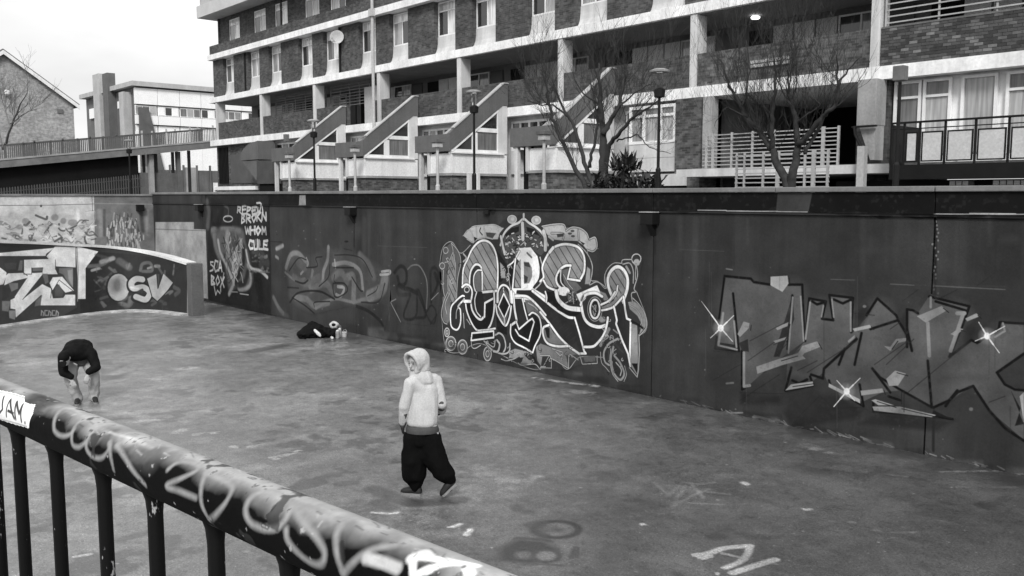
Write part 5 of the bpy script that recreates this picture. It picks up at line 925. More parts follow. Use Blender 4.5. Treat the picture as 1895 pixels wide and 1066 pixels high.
for k in range(8):
    y0=a[1]+(b[1]+3-a[1])*k/8; y1=a[1]+(b[1]+3-a[1])*(k+1)/8; obj('wall_panel',MB().box(-78.2,-78,y0+.06,y1-.06,2.7,a[2]-(.25 if k%3 else .0)),[CONC,CONCD,GREYP][k%3],gw); obj('post',MB().box(-78.1,-77.85,y1-.05,y1+.05,2.7,a[2]+.2),CONCD,gw)
for (x0,x1) in ((268,271),(322,325),(352,355)):
    a=onx(x0,330,BXp-1.8)[1]; b=onx(x1,330,BXp-1.8)[1]; obj('pier',MB().box(BXp-2.2,BXp-1.9,a,b,2.7,zr(a)-.425),CONCD,br)
fc=thing('picket_fence',(-50,8,Zg),'dark round topped picket fence below the ramp bridge','fence')
zf=lambda y:3.8+.115*(y-10.6)
y=7.0; PK=M('fence paint',.06,.6,.25); pm=None
while y<17.6:
    h=zf(y)-Zg; obj('picket',MB().prism([(-.03,0),(.03,0),(.03,h-.05),(.0,h),(-.03,h-.05)],'x',-.012,.012).off((-50,y,Zg)),PK,fc); y+=.125
for dz in (.25,.7): obj('fence_rail',MB().prism([(7,zf(7)-dz),(17.6,zf(17.6)-dz),(17.6,zf(17.6)-dz+.05),(7,zf(7)-dz+.05)],'x',-50.06,-50.02),PK,fc)
ph=thing('pale_house',(-105,44,Zg),'small pale house with a dark pitched roof seen under the footbridge','house')
a=onx(348,300,-105.); b=onx(400,300,-105.)
obj('wall',MB().prism([(a[1],Zg),(b[1]+3,Zg),(b[1]+3,7.2),((a[1]+b[1])/2+1.,9.2),(a[1],7.2)],'x',-112,-105),FW_,ph); obj('roof',MB().prism([(a[1]-.5,7.0),((a[1]+b[1])/2+1.,9.25),((a[1]+b[1])/2+1.,9.5),(a[1]-.5,7.25)],'x',-112,-104.8),CONC,ph)
obj('window',MB().box(-104.99,-104.93,a[1]+1.5,a[1]+2.6,5,6.3),PANE[3],ph)
# ---------------------------------------------------------------- bare trees and shrubs
BARK1=M('dark bark',.03,.85,.3,4.); BARK2=M('grey bark',.026,.85,.6,5.)
def tree(stems,org,sc,Y,lab,mat,base,up,seed,ntw,cat='tree',r0=1.,ymin=0,tw=1.):
    q=random.Random(seed); t_=thing('bare_tree',(base,Y,Zg),lab,cat)
    tr=MB(); cr=MB(); tips=[]
    for P,ra,rb,dy in stems:
        n=len(P); pts=[]
        for i,p in enumerate(P):
            yy=Y+dy*i/(n-1)+q.uniform(-.04,.04); pts.append(ony(org[0]+p[0]/sc,org[1]+p[1]/sc,yy))
        if pts[0][2]<4.0: pts.insert(0,np.array([pts[0][0]*.6+base*.4,Y,Zg-.05]))
        C_=crom(pts,False,4); rs=[ra*r0+(rb*r0-ra*r0)*(i/(len(C_)-1)) for i in range(len(C_))]
        C_=[c+np.array([q.gauss(0,.012),q.gauss(0,.02),q.gauss(0,.012)]) for c in C_]
        tr.tube(C_,rs,7)
        for i in range(int(len(C_)*.3),len(C_)): tips.append((Vector(C_[i]),(Vector(C_[min(i+1,len(C_)-1)])-Vector(C_[i-1])).normalized(),rs[i]))
    def grow(p,d,L,r,lv):
        n=5 if lv<2 else 4; pts=[p]; d=d.copy()
        for k in range(n):
            d=(d+Vector((q.gauss(0,.13),q.gauss(0,.13),q.gauss(0,.08)+up*.16))).normalized(); pts.append(pts[-1]+d*L/n)
        cr.tube(pts,[max(r*(1-.75*k/n),.0035*tw) for k in range(n+1)],4 if lv==0 else 3,cap=False)
        if lv<2:
            for k in range(1,n+1):
                for _ in range(1 if q.random()<.75 else 2):
                    e=(d+Vector((q.gauss(0,.5),q.gauss(0,.5),q.gauss(.1,.35)))).normalized(); grow(pts[k],e,L*q.uniform(.4,.75),max(r*.55,.004*tw),lv+1)
    for _ in range(ntw):
        p,d,r=q.choice(tips); e=(d*.8+Vector((q.gauss(0,.5),q.gauss(0,.5),abs(q.gauss(.35,.3))))).normalized()
        grow(p,e,q.uniform(.5,1.5),min(r*.6,.02)*tw,0 if q.random()<.7 else 1)
    obj('trunk',tr,mat,t_,smooth=True); obj('crown',cr,mat,t_); return t_
tree([([(590,1020),(500,880),(395,650),(310,470),(262,290),(240,150),(200,0)],.085,.02,-.3),([(640,1020),(600,860),(530,640),(480,480),(410,370),(340,210),(280,60)],.08,.02,.4),([(430,400),(300,310),(180,300),(60,250)],.03,.01,-.3),([(735,1020),(740,800),(745,620),(735,450),(720,300),(705,100),(700,-60)],.15,.025,.1),
  ([(620,850),(650,700),(690,520),(680,380),(650,220),(640,80)],.05,.014,.5),([(750,900),(800,660),(880,560),(1000,420),(1120,340),(1230,250)],.075,.014,-.4),([(745,560),(800,450),(870,330),(920,150),(960,0)],.08,.02,.3),([(860,620),(960,590),(1050,570),(1110,640),(1200,700),(1330,730)],.022,.006,-.5),([(700,300),(560,200),(480,60)],.03,.01,-.4),([(880,320),(1000,220),(1150,120)],.03,.01,.5)],
  (960,130),4.74,18.,'dark bare tree with several leaning stems before the apartment block',BARK1,-16.9,.75,3,95,tw=.58)
tree([([(820,980),(740,830),(690,690),(640,620),(560,500),(470,400),(390,250),(310,100),(250,-80)],.14,.025,.2),([(690,690),(690,500),(690,350),(710,200),(720,20),(700,-150)],.08,.016,-.3),([(660,560),(650,380),(540,260),(440,200)],.04,.01,.4),([(850,980),(890,800),(910,640),(900,450),(860,300),(830,180),(820,0)],.15,.018,.1),
  ([(910,640),(1000,560),(1100,420),(1200,330),(1260,200),(1250,50),(1240,-140)],.09,.016,-.4),([(960,720),(1030,600),(1180,330),(1260,120),(1350,0),(1450,-120)],.06,.014,.5),([(900,450),(1000,380),(1100,300),(1020,220)],.035,.01,-.3),([(440,300),(480,150),(490,-50),(470,-250)],.035,.01,.2),([(850,300),(760,150),(700,-20)],.03,.01,.3),([(480,400),(300,330),(190,480)],.02,.006,-.4),([(700,560),(760,480),(740,560)],.012,.006,0)],
  (1280,130),4.636,18.,'pale barked bare tree forking low before the dark entrance',BARK2,-11.0,1.05,9,110,r0=.8,tw=.5)
tree([([(20,640),(60,520),(100,420),(150,330)],.12,.03,0),([(60,520),(20,400),(0,330)],.06,.02,.4),([(60,500),(140,440),(200,420)],.05,.02,-.5),([(20,640),(-30,480),(-60,380)],.09,.03,0)],(0,60),2.96,13.,'faint bare tree before the brick gable at far left',M('pale bark',.13,.85,.3,4.),-57.,.6,5,30,r0=.7,tw=1.1)
def blades(name,px_,py_,Y,lab,n,L,wd,mat,spread,seed,cat='plant'):
    q=random.Random(seed); p=ony(px_,py_,Y); t_=thing(name,(p[0],Y,Zg),lab,cat); h=p[2]-Zg
    obj('stem',MB().tube([(0,0,0),(.02,0,h*.6),(0,.02,h)],[.07,.06,.05],8),BARK1,t_,world=False)
    mb=MB()
    for i in range(n):
        a=q.uniform(0,6.283); el=q.uniform(-.35,1.35); o=Vector((q.uniform(-spread,spread),q.uniform(-.3,.3),h+q.uniform(-.35,.25)*spread)); l=L*q.uniform(.6,1.1)
        d=Vector((math.cos(a)*math.cos(el),math.sin(a)*math.cos(el),math.sin(el))); sd_=d.cross(Vector((0,0,1))).normalized()*wd
        m1=o+d*l*.5+Vector((0,0,.03)); e=o+d*l-Vector((0,0,l*.12)); mb.add([o-sd_*.6,o+sd_*.6,m1+sd_,m1-sd_,e],[(0,1,2,3),(3,2,4)])
    obj('leaves',mb,mat,t_,world=False,normals=False); return t_
LEAF=M('dark leaf',.03,.5,.3,5.,.0)
blades('spiky_shrub',1158,312,17.2,'dark spiky shrub before the white bay, beside the bare tree',150,.55,.035,LEAF,.25,4); 
for px_,lab in ((1125,'low dark bush at the foot of the bare tree'),(1185,'low dark bush under the spiky shrub, nearer the lamp post')): blades('low_bush',px_,340,16.8,lab,170,.38,.04,LEAF,.5,px_)
# ---------------------------------------------------------------- the thick handrail in the foreground
RZ,RR=2.9,.0495
def railmap(x,y):
    d=ray(x,y); o=CAM-np.array([RA[0],RA[1],RZ]); ax=np.array([RD[0],RD[1],0.]); d=d/np.linalg.norm(d)
    dp=d-ax*(d@ax); op=o-ax*(o@ax); A=dp@dp;B=2*dp@op;C_=op@op-RR*RR; D=B*B-4*A*C_
    s_=(-B-math.sqrt(D))/(2*A) if D>0 else -B/(2*A); p=o+d*s_; n_=-(p[0]*RN[0]+p[1]*RN[1]); return (p@ax, -RR*math.atan2(n_,p[2]))
RC=Canvas(-.6,2.4,-.166,.166,420,railmap)
rq=random.Random(4); SPR=fbm(RC.h,RC.w,5,np.random.RandomState(2))
def rstroke(P,w_,v,org,sc,soft=.5,alpha=.9,smooth=True):
    RC.tile(org[0],org[1],sc); pts=crom(P,False,6) if smooth else np.array(P,float)
    Q=np.array([RC.uv(p) for p in pts]); sw=w_*RC.k; r=RC._dist(Q,sw+6)
    if r is None: return
    D,y0,y1,x0,x1=r; m=np.clip((sw/2+soft*sw/2-D)/(soft*sw),0,1); RC.blend(y0,y1,x0,x1,m*alpha*(.72+.28*np.clip(2*SPR[y0:y1,x0:x1],0,1) if SPR is not None and SPR.shape==RC.A.shape else 1),v)
rs_=np.random.RandomState(8); F1=fbm(RC.h,RC.w,26,rs_); F2=fbm(RC.h,RC.w,7,rs_); F3=fbm(RC.h,RC.w,90,rs_)
# paler tone along the top of the pipe, ragged below
k=RC.k; yy,xx=np.mgrid[0:RC.h,0:RC.w]; vv=RC.v0+yy/k; uu=RC.u0+xx/k
rag=.010*np.sin(uu*9.)+.008*np.sin(uu*23+1)+.006*np.sin(uu*61+2)
RC.blend(0,RC.h,0,RC.w,np.clip((vv+.05+rag*.5+(F3-.5)*.05+(F1-.5)*.03)/.045,0,1).astype(np.float32)*np.clip((.06-vv)/.02,0,1).astype(np.float32)*.95,.4)
for (x,y,w_,v) in ((200,148,.05,.03),(150,190,.03,.05),(240,160,.04,.03),(560,330,.03,.1),(750,440,.035,.12),(640,350,.02,.5)): rstroke([(x-30,y-10),(x,y),(x+40,y+22)],w_,v,(0,680),2.762,1.2,.8)
A_=((0,680),2.762); B_=((450,820),3.79); LT_=.3
for P in ([(300,225),(280,260),(276,320),(310,350),(352,345),(378,318)],[(345,222),(385,240)],[(440,265),(395,285),(368,335),(370,395),(400,408),(432,388)],[(555,335),(500,310),(455,350),(440,410),(470,455),(520,462),(556,415),(560,380)],[(560,385),(562,440),(580,525)],[(595,395),(630,450),(680,530),(742,602)],[(600,400),(625,360),(660,340),(690,352)],
   [(858,522),(900,490),(960,482),(1015,500),(1000,530),(930,565),(850,606),(920,635),(1000,668)],[(1052,535),(1028,610),(1030,700),(1068,780)],[(1060,540),(1130,570),(1185,610),(1160,680),(1110,745),(1072,782)]): rstroke(P,.0096,LT_,*A_,soft=.7)
for P in ([(300,380),(220,335),(110,345),(40,400),(15,480),(50,560),(130,600),(220,600),(270,570),(320,490),(345,410),(290,365)],[(640,540),(600,500),(520,465),(430,440),(375,455),(390,520),(460,600),(530,690),(570,780),(545,850),(470,840),(370,760),(310,680),(300,610)],[(695,560),(655,640),(655,760),(690,900)],[(700,920),(760,850),(840,780),(940,735),(1060,715)]): rstroke(P,.0107,LT_,*B_,soft=.7)
rstroke([(860,810),(980,840),(1080,880)],.016,.55,*B_,soft=.4)
rstroke([(690,700),(700,820)],.008,.03,*B_,soft=.6)
for P,w_ in (([(1190,820),(1190,920)],.012),([(1180,810),(1270,770),(1300,790)],.016),([(1250,800),(1400,820),(1640,860)],.012),([(1290,900),(1400,850),(1560,850),(1600,920)],.012),([(1210,930),(1300,880)],.012),([(1560,860),(1580,930)],.012)): rstroke(P,w_,.8,*B_,soft=.3,alpha=1)
rstroke([(560,330),(600,345),(680,365),(740,395)],.006,.6,*A_,soft=.8,alpha=.6); rstroke([(690,370),(730,390),(780,410)],.01,.45,*A_,soft=.9,alpha=.7)
for i in range(70):
    x=rq.uniform(0,900); y=700+x*.38+rq.uniform(-10,40); rstroke([(x,y),(x+rq.uniform(-8,14),y+rq.uniform(-2,10))],rq.uniform(.0015,.004),rq.choice([.45,.5,.02,.03]),(0,0),1.,.8,.5)
RC.A*=1-.6*np.clip((F2-.7)/.04,0,1)*np.clip((F1-.45)/.1,0,1); RC.G*=(.75+.5*F1)*(.85+.3*F2)
RC.blend(0,RC.h,0,RC.w,(np.clip((F1-.69)/.03,0,1)*.8).astype(np.float32),.035); RC.blend(0,RC.h,0,RC.w,(np.clip((F2-.8)/.03,0,1)*.8).astype(np.float32),.42)
RAILP=paint_mat('rail paint',RC,'XZ',.003,rough=.7,var=.3,streak=0,big=3.,spec=.06,uv=True,bmp=.0012,worn=.12)
hr=thing('handrail',railp(1.,1.9),'thick round foreground handrail scrawled with pale paint, on dark upright bars','railing')
mb=MB(); N_=40; T0,T1_=-3.,4.6; ts=np.linspace(T0,T1_,77); vs=[];fs=[]
for t_ in ts:
    for j in range(N_+1):
        th=-math.pi+2*math.pi*j/N_; vs.append((RA[0]+RD[0]*t_-RN[0]*RR*math.sin(th),RA[1]+RD[1]*t_-RN[1]*RR*math.sin(th),RZ+RR*math.cos(th)))
for i in range(len(ts)-1):
    for j in range(N_): a=i*(N_+1)+j; fs.append((a,a+1,a+N_+2,a+N_+1))
mb.add(vs,fs); to=obj('top_rail',mb,RAILP,hr,smooth=True,normals=False); me=to.data; ul=me.uv_layers.new(name='uv')
for l in me.loops:
    i,j=divmod(l.vertex_index,N_+1); th=-math.pi+2*math.pi*j/N_; ul.data[l.index].uv=((ts[i]-RC.u0)/(RC.u1-RC.u0),(-RR*th-RC.v0)/(RC.v1-RC.v0))
PM,t_p,b_p=newmat('chipped black post'); pos=N(t_p,'ShaderNodeNewGeometry').outputs['Position']
ch=rng(t_p,noise(t_p,pos,34.,4,.7,(1,1,.35)),.64,.68,0,1); setcol(t_p,b_p,mixf(t_p,ch,.005,.4)); b_p.inputs['Roughness'].default_value=.55; b_p.inputs['Specular IOR Level'].default_value=.15; bump(t_p,b_p,ch,.001,.6)
def rail_t(x,y=850):
    d=ray(x,y)[:2]; M2=np.array([[d[0],-RD[0]],[d[1],-RD[1]]]); return np.linalg.solve(M2,RA-CAM[:2])[1]
tp=[rail_t(x) for x in (-9,36,104,190,283,394,531)]
dt=tp[-1]-tp[-2]; tp+= [tp[-1]+.118*k for k in range(1,24)]; tp=[tp[0]-.118*k for k in range(14,0,-1)]+tp
for i,t_ in enumerate(tp):
    p=railp(t_,0); lean=Vector((0,0,0))
    obj('post',MB().tube([(p[0],p[1],1.98),(p[0],p[1],RZ-.09),(p[0],p[1],RZ-.062),(p[0],p[1],RZ-.03)],[.0145,.0145,.017,.027],12),PM,hr,smooth=True)
obj('bottom_rail',MB().tube([railp(T0,2.0),railp(T1_,2.0)],.02,10),BLACKM,hr)
for t_ in (-2.9,0.9,4.5): obj('foot_post',MB().tube([railp(t_,1.9),railp(t_,2.0)],.02,8),BLACKM,hr)
# torn sticker on the pipe, with what is left of its lettering
ST=Canvas(-.6,2.4,-.166,.166,900,railmap); ST.tile(0,680,2.762); _o=RC; RC=ST
ST.blend(0,ST.h,0,ST.w,np.ones((ST.h,ST.w),np.float32),.8)
for P in ([(22,150),(16,215),(2,232),(-8,222)],[(36,250),(56,165),(76,262)],[(43,222),(70,236)],[(84,266),(88,176),(101,240),(119,190),(113,278)],[(130,282),(131,285)]): rstroke(P,.0062,.01,(0,680),2.762,.2,1.,False)
for P in ([(-20,128),(60,138),(128,160)],[(-20,258),(60,278),(140,302)]): rstroke(P,.003,.3,(0,680),2.762,.4,.8)
STM=paint_mat('sticker print',ST,'XZ',.8,rough=.4,var=.05,streak=0,uv=True,bmp=0,worn=.02)
pts=[(-60,100),(0,118),(70,132),(130,150),(128,178),(150,188),(184,192),(170,240),(150,310),(60,285),(0,265),(-60,246)]
ST.tile(0,680,2.762); D2=crom(pts,True,3); bmS=bmesh.new()
# a grid patch following the pipe, trimmed to the torn outline
uvp=[railmap(*ST.px(p)) for p in pts]; u0=min(p[0] for p in uvp); u1=max(p[0] for p in uvp); v0=min(p[1] for p in uvp); v1=max(p[1] for p in uvp)
def inside(u,v):
    c=False; n=len(uvp)
    for i in range(n):
        a=uvp[i];b=uvp[(i+1)%n]
        if (a[1]>v)!=(b[1]>v) and u<(b[0]-a[0])*(v-a[1])/(b[1]-a[1])+a[0]: c=not c
    return c
n_u,n_v=70,44; idx={}; V=[];Fs=[];UVs=[]
def vid(i,j):
    if (i,j) not in idx:
        u=u0+(u1-u0)*i/n_u; v=v0+(v1-v0)*j/n_v; th=-v/RR; r=RR+.0012; idx[(i,j)]=len(V)
        V.append((RA[0]+RD[0]*u-RN[0]*r*math.sin(th),RA[1]+RD[1]*u-RN[1]*r*math.sin(th),RZ+r*math.cos(th))); UVs.append(((u-ST.u0)/(ST.u1-ST.u0),(v-ST.v0)/(ST.v1-ST.v0)))
    return idx[(i,j)]
for i in range(n_u):
    for j in range(n_v):
        if inside(u0+(u1-u0)*(i+.5)/n_u,v0+(v1-v0)*(j+.5)/n_v): Fs.append((vid(i,j),vid(i+1,j),vid(i+1,j+1),vid(i,j+1)))
sk=obj('sticker',MB().add(V,Fs),STM,hr,smooth=True,normals=False); ul=sk.data.uv_layers.new(name='uv')
for l in sk.data.loops: ul.data[l.index].uv=UVs[l.vertex_index]
sk['label']='torn white sticker with black letters JAM'
RC=_o
# ---------------------------------------------------------------- people
TS=bpy.data.scenes.new('bake')
def sph(c,r,rot=None,n=10):
    c=Vector(c); r=r if hasattr(r,'__len__') else (r,r,r); out=[]
    for i in range(n+1):
        a=math.pi*i/n
        for k in range(n*2):
            b=math.pi*k/n; v=Vector((r[0]*math.sin(a)*math.cos(b),r[1]*math.sin(a)*math.sin(b),r[2]*math.cos(a)))
            if rot: v=rot@v
            out.append(c+v)
    return out
def hullmesh(parts):
    bm=bmesh.new()
    for P in parts:
        t=bmesh.new()
        for s_ in P:
            for v in sph(*s_): t.verts.new(v)
        bmesh.ops.remove_doubles(t,verts=t.verts[:],dist=1e-5); r=bmesh.ops.convex_hull(t,input=t.verts[:])
        bmesh.ops.delete(t,geom=[g for g in r['geom_interior'] if isinstance(g,bmesh.types.BMVert)],context='VERTS')
        me=bpy.data.meshes.new('t'); t.to_mesh(me); t.free(); bm.from_mesh(me); bpy.data.meshes.remove(me)
    me=bpy.data.meshes.new('hull'); bm.to_mesh(me); bm.free(); return me
def organic(name,parts,mat,parent,vox=.012,smooth=3,fold=0.,fs=9.,stretch=(1,1,1),label=None):
    me=hullmesh(parts); o=bpy.data.objects.new('tmp',me); TS.collection.objects.link(o)
    m=o.modifiers.new('r','REMESH'); m.mode='VOXEL'; m.voxel_size=vox
    if smooth: k=o.modifiers.new('s','SMOOTH'); k.iterations=smooth; k.factor=.5
    vl=TS.view_layers[0]; vl.update(); dg=vl.depsgraph; n=bpy.data.meshes.new_from_object(o.evaluated_get(dg)); bpy.data.objects.remove(o); bpy.data.meshes.remove(me)
    if fold:
        for v in n.vertices:
            p=Vector((v.co.x*fs*stretch[0],v.co.y*fs*stretch[1],v.co.z*fs*stretch[2])); a=mnoise.noise(p); b=mnoise.noise(p*2.3+Vector((5,1,2)))
            v.co+=v.normal*fold*((1-abs(a)*2.4)*.7+b*.5)
    n.materials.clear(); n.materials.append(mat); n.polygons.foreach_set('use_smooth',[True]*len(n.polygons)); n.name=name
    r=bpy.data.objects.new(name,n); COL.objects.link(r)
    if parent: r.parent=parent
    if label: r['label']=label
    return r
SKIN2=M('pale skin',.4,.55,.08,6.,.0004); GLOVE=M('dark glove',.02,.8,.2,9.); SKIN=M('skin',.36,.55,.08,6.,.0004); HOODM=M('pale jersey',.46,.85,.07,5.,.002,spec=.2); RIB=M('grey rib knit',.06,.85,.12,8.,.002,spec=.2); TRS=M('black baggy cloth',.004,.9,.25,6.,.002,spec=.06); SHOE=M('dark trainer',.015,.55,.3,9.,.001); SOLE=M('pale rubber sole',.2,.6,.15,8.,.001); JKT=M('black jacket cloth',.006,.8,.25,6.,.001,spec=.1); TRG=M('pale grey trousers',.32,.85,.2,7.,.002); PATCH=M('dark patch',.06,.8,.1); WPR=M('white print',.6,.6,.05)
LROT=math.atan2(RT[1],RT[0])
def lerp(a,b,t): return tuple(a[i]+(b[i]-a[i])*t for i in range(3))
def hand(wr,dirv,palm,side,curl=.5,s_=1.):
    """palm and five bent fingers as hull chains; dirv points to the finger tips, palm is the palm's normal"""
    d=Vector(dirv).normalized(); n=Vector(palm); n=(n-d*n.dot(d)).normalized(); a=d.cross(n)*side; w=Vector(wr); out=[]
    out.append([(w,.026*s_),(w+d*.045*s_+a*.028*s_,.017*s_),(w+d*.085*s_+a*.03*s_,.012*s_),(w+d*.09*s_-a*.026*s_,.012*s_),(w+d*.045*s_-a*.022*s_,.016*s_)])
    for k,(off,L) in enumerate(((.031,.07),(.011,.08),(-.009,.075),(-.028,.058))):
        p=w+d*.085*s_+a*off*s_; c=curl*(1+.1*k); q=p; dd=d
        for j,f in enumerate((.45,.32,.23)):
            dd=(d*math.cos(c*(j+.6))+n*math.sin(c*(j+.6))); e=q+dd*L*f*s_; out.append([(q,(.0095-.001*j)*s_,None,5),(e,(.0088-.001*j)*s_,None,5)]); q=e
    p=w+d*.025*s_+a*.026*s_; q=p+(d*.5+a*.75+n*.3).normalized()*.04*s_; e=q+(d*.85+a*.2+n*.45).normalized()*.034*s_
    out+= [[(p,.013*s_,None,6),(q,.0105*s_,None,6)],[(q,.0105*s_,None,6),(e,.0085*s_,None,6)]]
    return out
def headparts(c,f,up=(0,0,1),s_=1.):
    f=Vector(f).normalized(); u=Vector(up); u=(u-f*u.dot(f)).normalized(); l=u.cross(f); C=Vector(c); rot=Matrix((l,f,u)).transposed()
    P=lambda x,y,z: C+l*x*s_+f*y*s_+u*z*s_
    o=[[(C+u*.02*s_,(.076*s_,.095*s_,.1*s_),rot),(P(0,.03,-.055),(.055*s_,.06*s_,.055*s_),rot)],[(P(0,.06,-.085),(.028*s_,.026*s_,.022*s_),rot)],
      [(P(0,.094,.0),(.010*s_,.012*s_,.012*s_),rot),(P(0,.112,-.026),(.015*s_,.016*s_,.011*s_),rot)],[(P(-.03,.085,.025),.012*s_),(P(.03,.085,.025),.012*s_)],[(P(-.02,.092,-.052),.009*s_),(P(.02,.092,-.052),.009*s_)],[(P(-.018,.09,-.066),.009*s_),(P(.018,.09,-.066),.009*s_)]]
    for k in (-1,1): o.append([(P(k*.078,-.005,.0),(.012*s_,.022*s_,.034*s_),rot)])
    for k in (-1,1): o.append([(P(k*.031,.083,.008),(.012*s_,.009*s_,.007*s_),rot)])
    return o,P,rot
def shoe(name_parent,heel,toe,side,label=None,sole_t=.022,wd=.045):
    h=Vector(heel);t=Vector(toe); d=(t-h).normalized(); L=(t-h).length; s0=d.cross(Vector((0,0,1))); s0=s0.normalized() if s0.length>.05 else Vector((1,0,0)); u=s0.cross(d).normalized()
    Q=lambda a,b,c: h+d*a*L+s0*b+u*c
    up_=[[(Q(.12,0,.045),(.042,.042,.04)),(Q(.4,0,.055),(.04,.045,.045)),(Q(.14,0,.085),.037)],[(Q(.4,0,.055),.045),(Q(.8,.0,.035),.04),(Q(.93,0,.03),.027)]]
    o=organic('shoe',up_,SHOE,name_parent,.008,2)
    mb=MB(); pts=[(-.02,.0),(.02,.034),(.25,.036),(.5,.04),(.8,.047),(.97,.03),(1.04,0),(.97,-.03),(.8,-.045),(.5,-.034),(.25,-.034),(.02,-.032)]
    vs=[Q(a,b,-.004) for a,b in pts]+[Q(a,b,sole_t) for a,b in pts]; n=len(pts)
    mb.add(vs,[tuple(range(n)),tuple(range(2*n-1,n-1,-1))]+[(i,(i+1)%n,n+(i+1)%n,n+i) for i in range(n)]); so_=obj('sole',mb,SOLE,o,world=False)
    return o
# --- standing figure, walking away to the left
pb=onz(785,918); PL=Matrix.Translation((pb[0],pb[1],0))@Matrix.Rotation(LROT,4,'Z')
FD=(-.62,-.74,-.16); hc=(-.065,.0,1.55)
hp,HP,hrot=headparts(hc,FD)
lw_,rw_=Vector((-.235,.0,.83)),Vector((.19,.16,.95))
body=hp+[[(Vector(hc)+Vector((.02,0,-.06)),.055),((-.01,.01,1.38),.06)],[((0,.01,1.32),(.09,.06,.05)),((0,.01,1.1),(.11,.08,.1)),((-.02,0,.86),(.13,.1,.08))],
  [((-.135,-.07,1.325),.048),((-.205,-.07,1.06),.04)],[((-.205,-.07,1.06),.04),(lw_,.026)],[((.14,.075,1.325),.048),((.205,.05,1.06),.04)],[((.205,.05,1.06),.04),(rw_,.026)],
  [((-.1,.02,.86),.085),((-.12,.0,.48),.055)],[((-.12,.0,.48),.055),((-.11,.04,.1),.036)],[((.06,0,.86),.085),((.18,-.04,.5),.055)],[((.18,-.04,.5),.055),((.315,-.03,.17),.036)],
  [((-.11,.04,.1),.036),((-.16,.06,.04),.03)],[((.315,-.03,.17),.036),((.27,-.04,.08),.03)]]
body+=hand(lw_,(-.08,.35,-.93),(.9,.3,0),-1,.55)+hand(rw_,(-.6,.5,-.35),(-.3,-.8,.2),1,.6)
person=organic('person',body,SKIN,None,.0075,2); person.matrix_world=PL
tag(person,'person in pale hooded top and baggy black trousers walking away across the pit','person',kind='thing')
hood=[[((-.015,0,.86),(.172,.13,.07)),((-.005,.0,1.05),(.17,.12,.08)),((0,.01,1.25),(.165,.105,.07))],[((-.11,-.05,1.345),.06),((.115,.06,1.345),.06),((0,.01,1.22),(.15,.105,.1))],
  [((-.135,-.07,1.325),.064),((-.205,-.075,1.06),.058)],[((-.205,-.075,1.06),.057),(lw_+Vector((0,-.005,.03)),.044)],[((.14,.075,1.325),.062),((.205,.05,1.06),.055)],[((.205,.05,1.06),.055),(rw_+Vector((.005,-.005,.01)),.047)],
  [((-.05,.02,1.45),(.105,.1,.04)),((-.02,.01,1.385),(.13,.1,.04)),((.0,.01,1.33),(.13,.1,.04))]]
ht=organic('hooded_top',hood,HOODM,person,.009,4,.012,8.,(1.3,1.3,.38))
cc=Vector(hc); f=Vector(FD).normalized(); u_=Vector((0,0,1)); u_=(u_-f*u_.dot(f)).normalized(); l=u_.cross(f)
rim=[cc+f*(.075+.02*math.sin(a_))+l*(.096*math.cos(a_))+u_*(.012+.118*math.sin(a_)) for a_ in [math.radians(x) for x in (-50,-25,0,25,50,75,90,105,130,155,180,205,230)]]
hoodp=[[(cc-f*.045+u_*.03,(.112,.112,.112)),(cc-f*.03-u_*.09,(.115,.11,.07))]]
hoodp+=[[(a_,.02),(b_,.02),(cc-f*.06+u_*.03,.085)] if False else [(a_,.019),(b_,.019)] for a_,b_ in zip(rim[:-1],rim[1:])]
for a_,b_ in zip(rim[:-1],rim[1:]):   # cloth from the rim back to the crown
    m_=(a_+b_)/2-cc; o_=m_-f*m_.dot(f); q_=cc-f*.05+o_*.98
    hoodp.append([(a_,.016),(b_,.016),(q_,.022)])
hoodp+=[[(rim[0],.026),(cc+f*.06-u_*.125,.03)],[(rim[-1],.026),(cc+f*.06-u_*.125,.03)],[(cc+f*.05-u_*.135,.04),(cc-f*.02-u_*.14,(.12,.1,.04))]]
organic('hood',hoodp,HOODM,person,.0075,3,.005,10.,(1.2,1.2,.7))
for k in (-1,1): organic('eye',[[(HP(k*.031,.092,.012),.008),(HP(k*.038,.089,.012),.0065)]],M('eye',.09,.4,.1),person,.004,1)
organic('eyebrow',[[(HP(-.045,.09,.034),.006),(HP(-.018,.098,.036),.006)],[(HP(.018,.098,.036),.006),(HP(.045,.09,.034),.006)]],M('brow',.2,.8,.1),person,.004,1)
organic('mouth',[[(HP(-.02,.1,-.058),.0055),(HP(.02,.1,-.058),.0055)]],M('lip',.24,.6,.1),person,.004,1)
person.data.materials.append(GLOVE)
for p_ in person.data.polygons:
    c_=p_.center
    if (c_-lw_).length<.2 and c_.z<lw_.z+.01 or ((c_-rw_).length<.2 and c_.y>rw_.y-.01 and c_.z>.6): p_.material_index=1
organic('hem',[[((-.015,0,.825),(.176,.134,.008)),((-.012,0,.79),(.188,.147,.008)),((-.012,0,.748),(.188,.148,.008))]],RIB,person,.01,1,.0,12.)
for w_,e_ in ((lw_,(-.205,-.075,1.06)),(rw_,(.205,.05,1.06))): organic('cuff',[[(w_+Vector((0,0,.022)),.043),(w_+Vector((0,0,-.008)),.034)]],RIB,person,.008,1)
organic('sleeve_patch',[[(lerp((-.2,-.085,1.06),tuple(lw_),.35),.05),(lerp((-.2,-.085,1.06),tuple(lw_),.62),.046)]],PATCH,person,.01,2,.004,10.); organic('sleeve_patch',[[(lerp((.205,.05,1.06),(.14,.075,1.325),.05),.0575),(lerp((.205,.05,1.06),tuple(rw_),.35),.056)]],PATCH,person,.01,2,.004,10.)
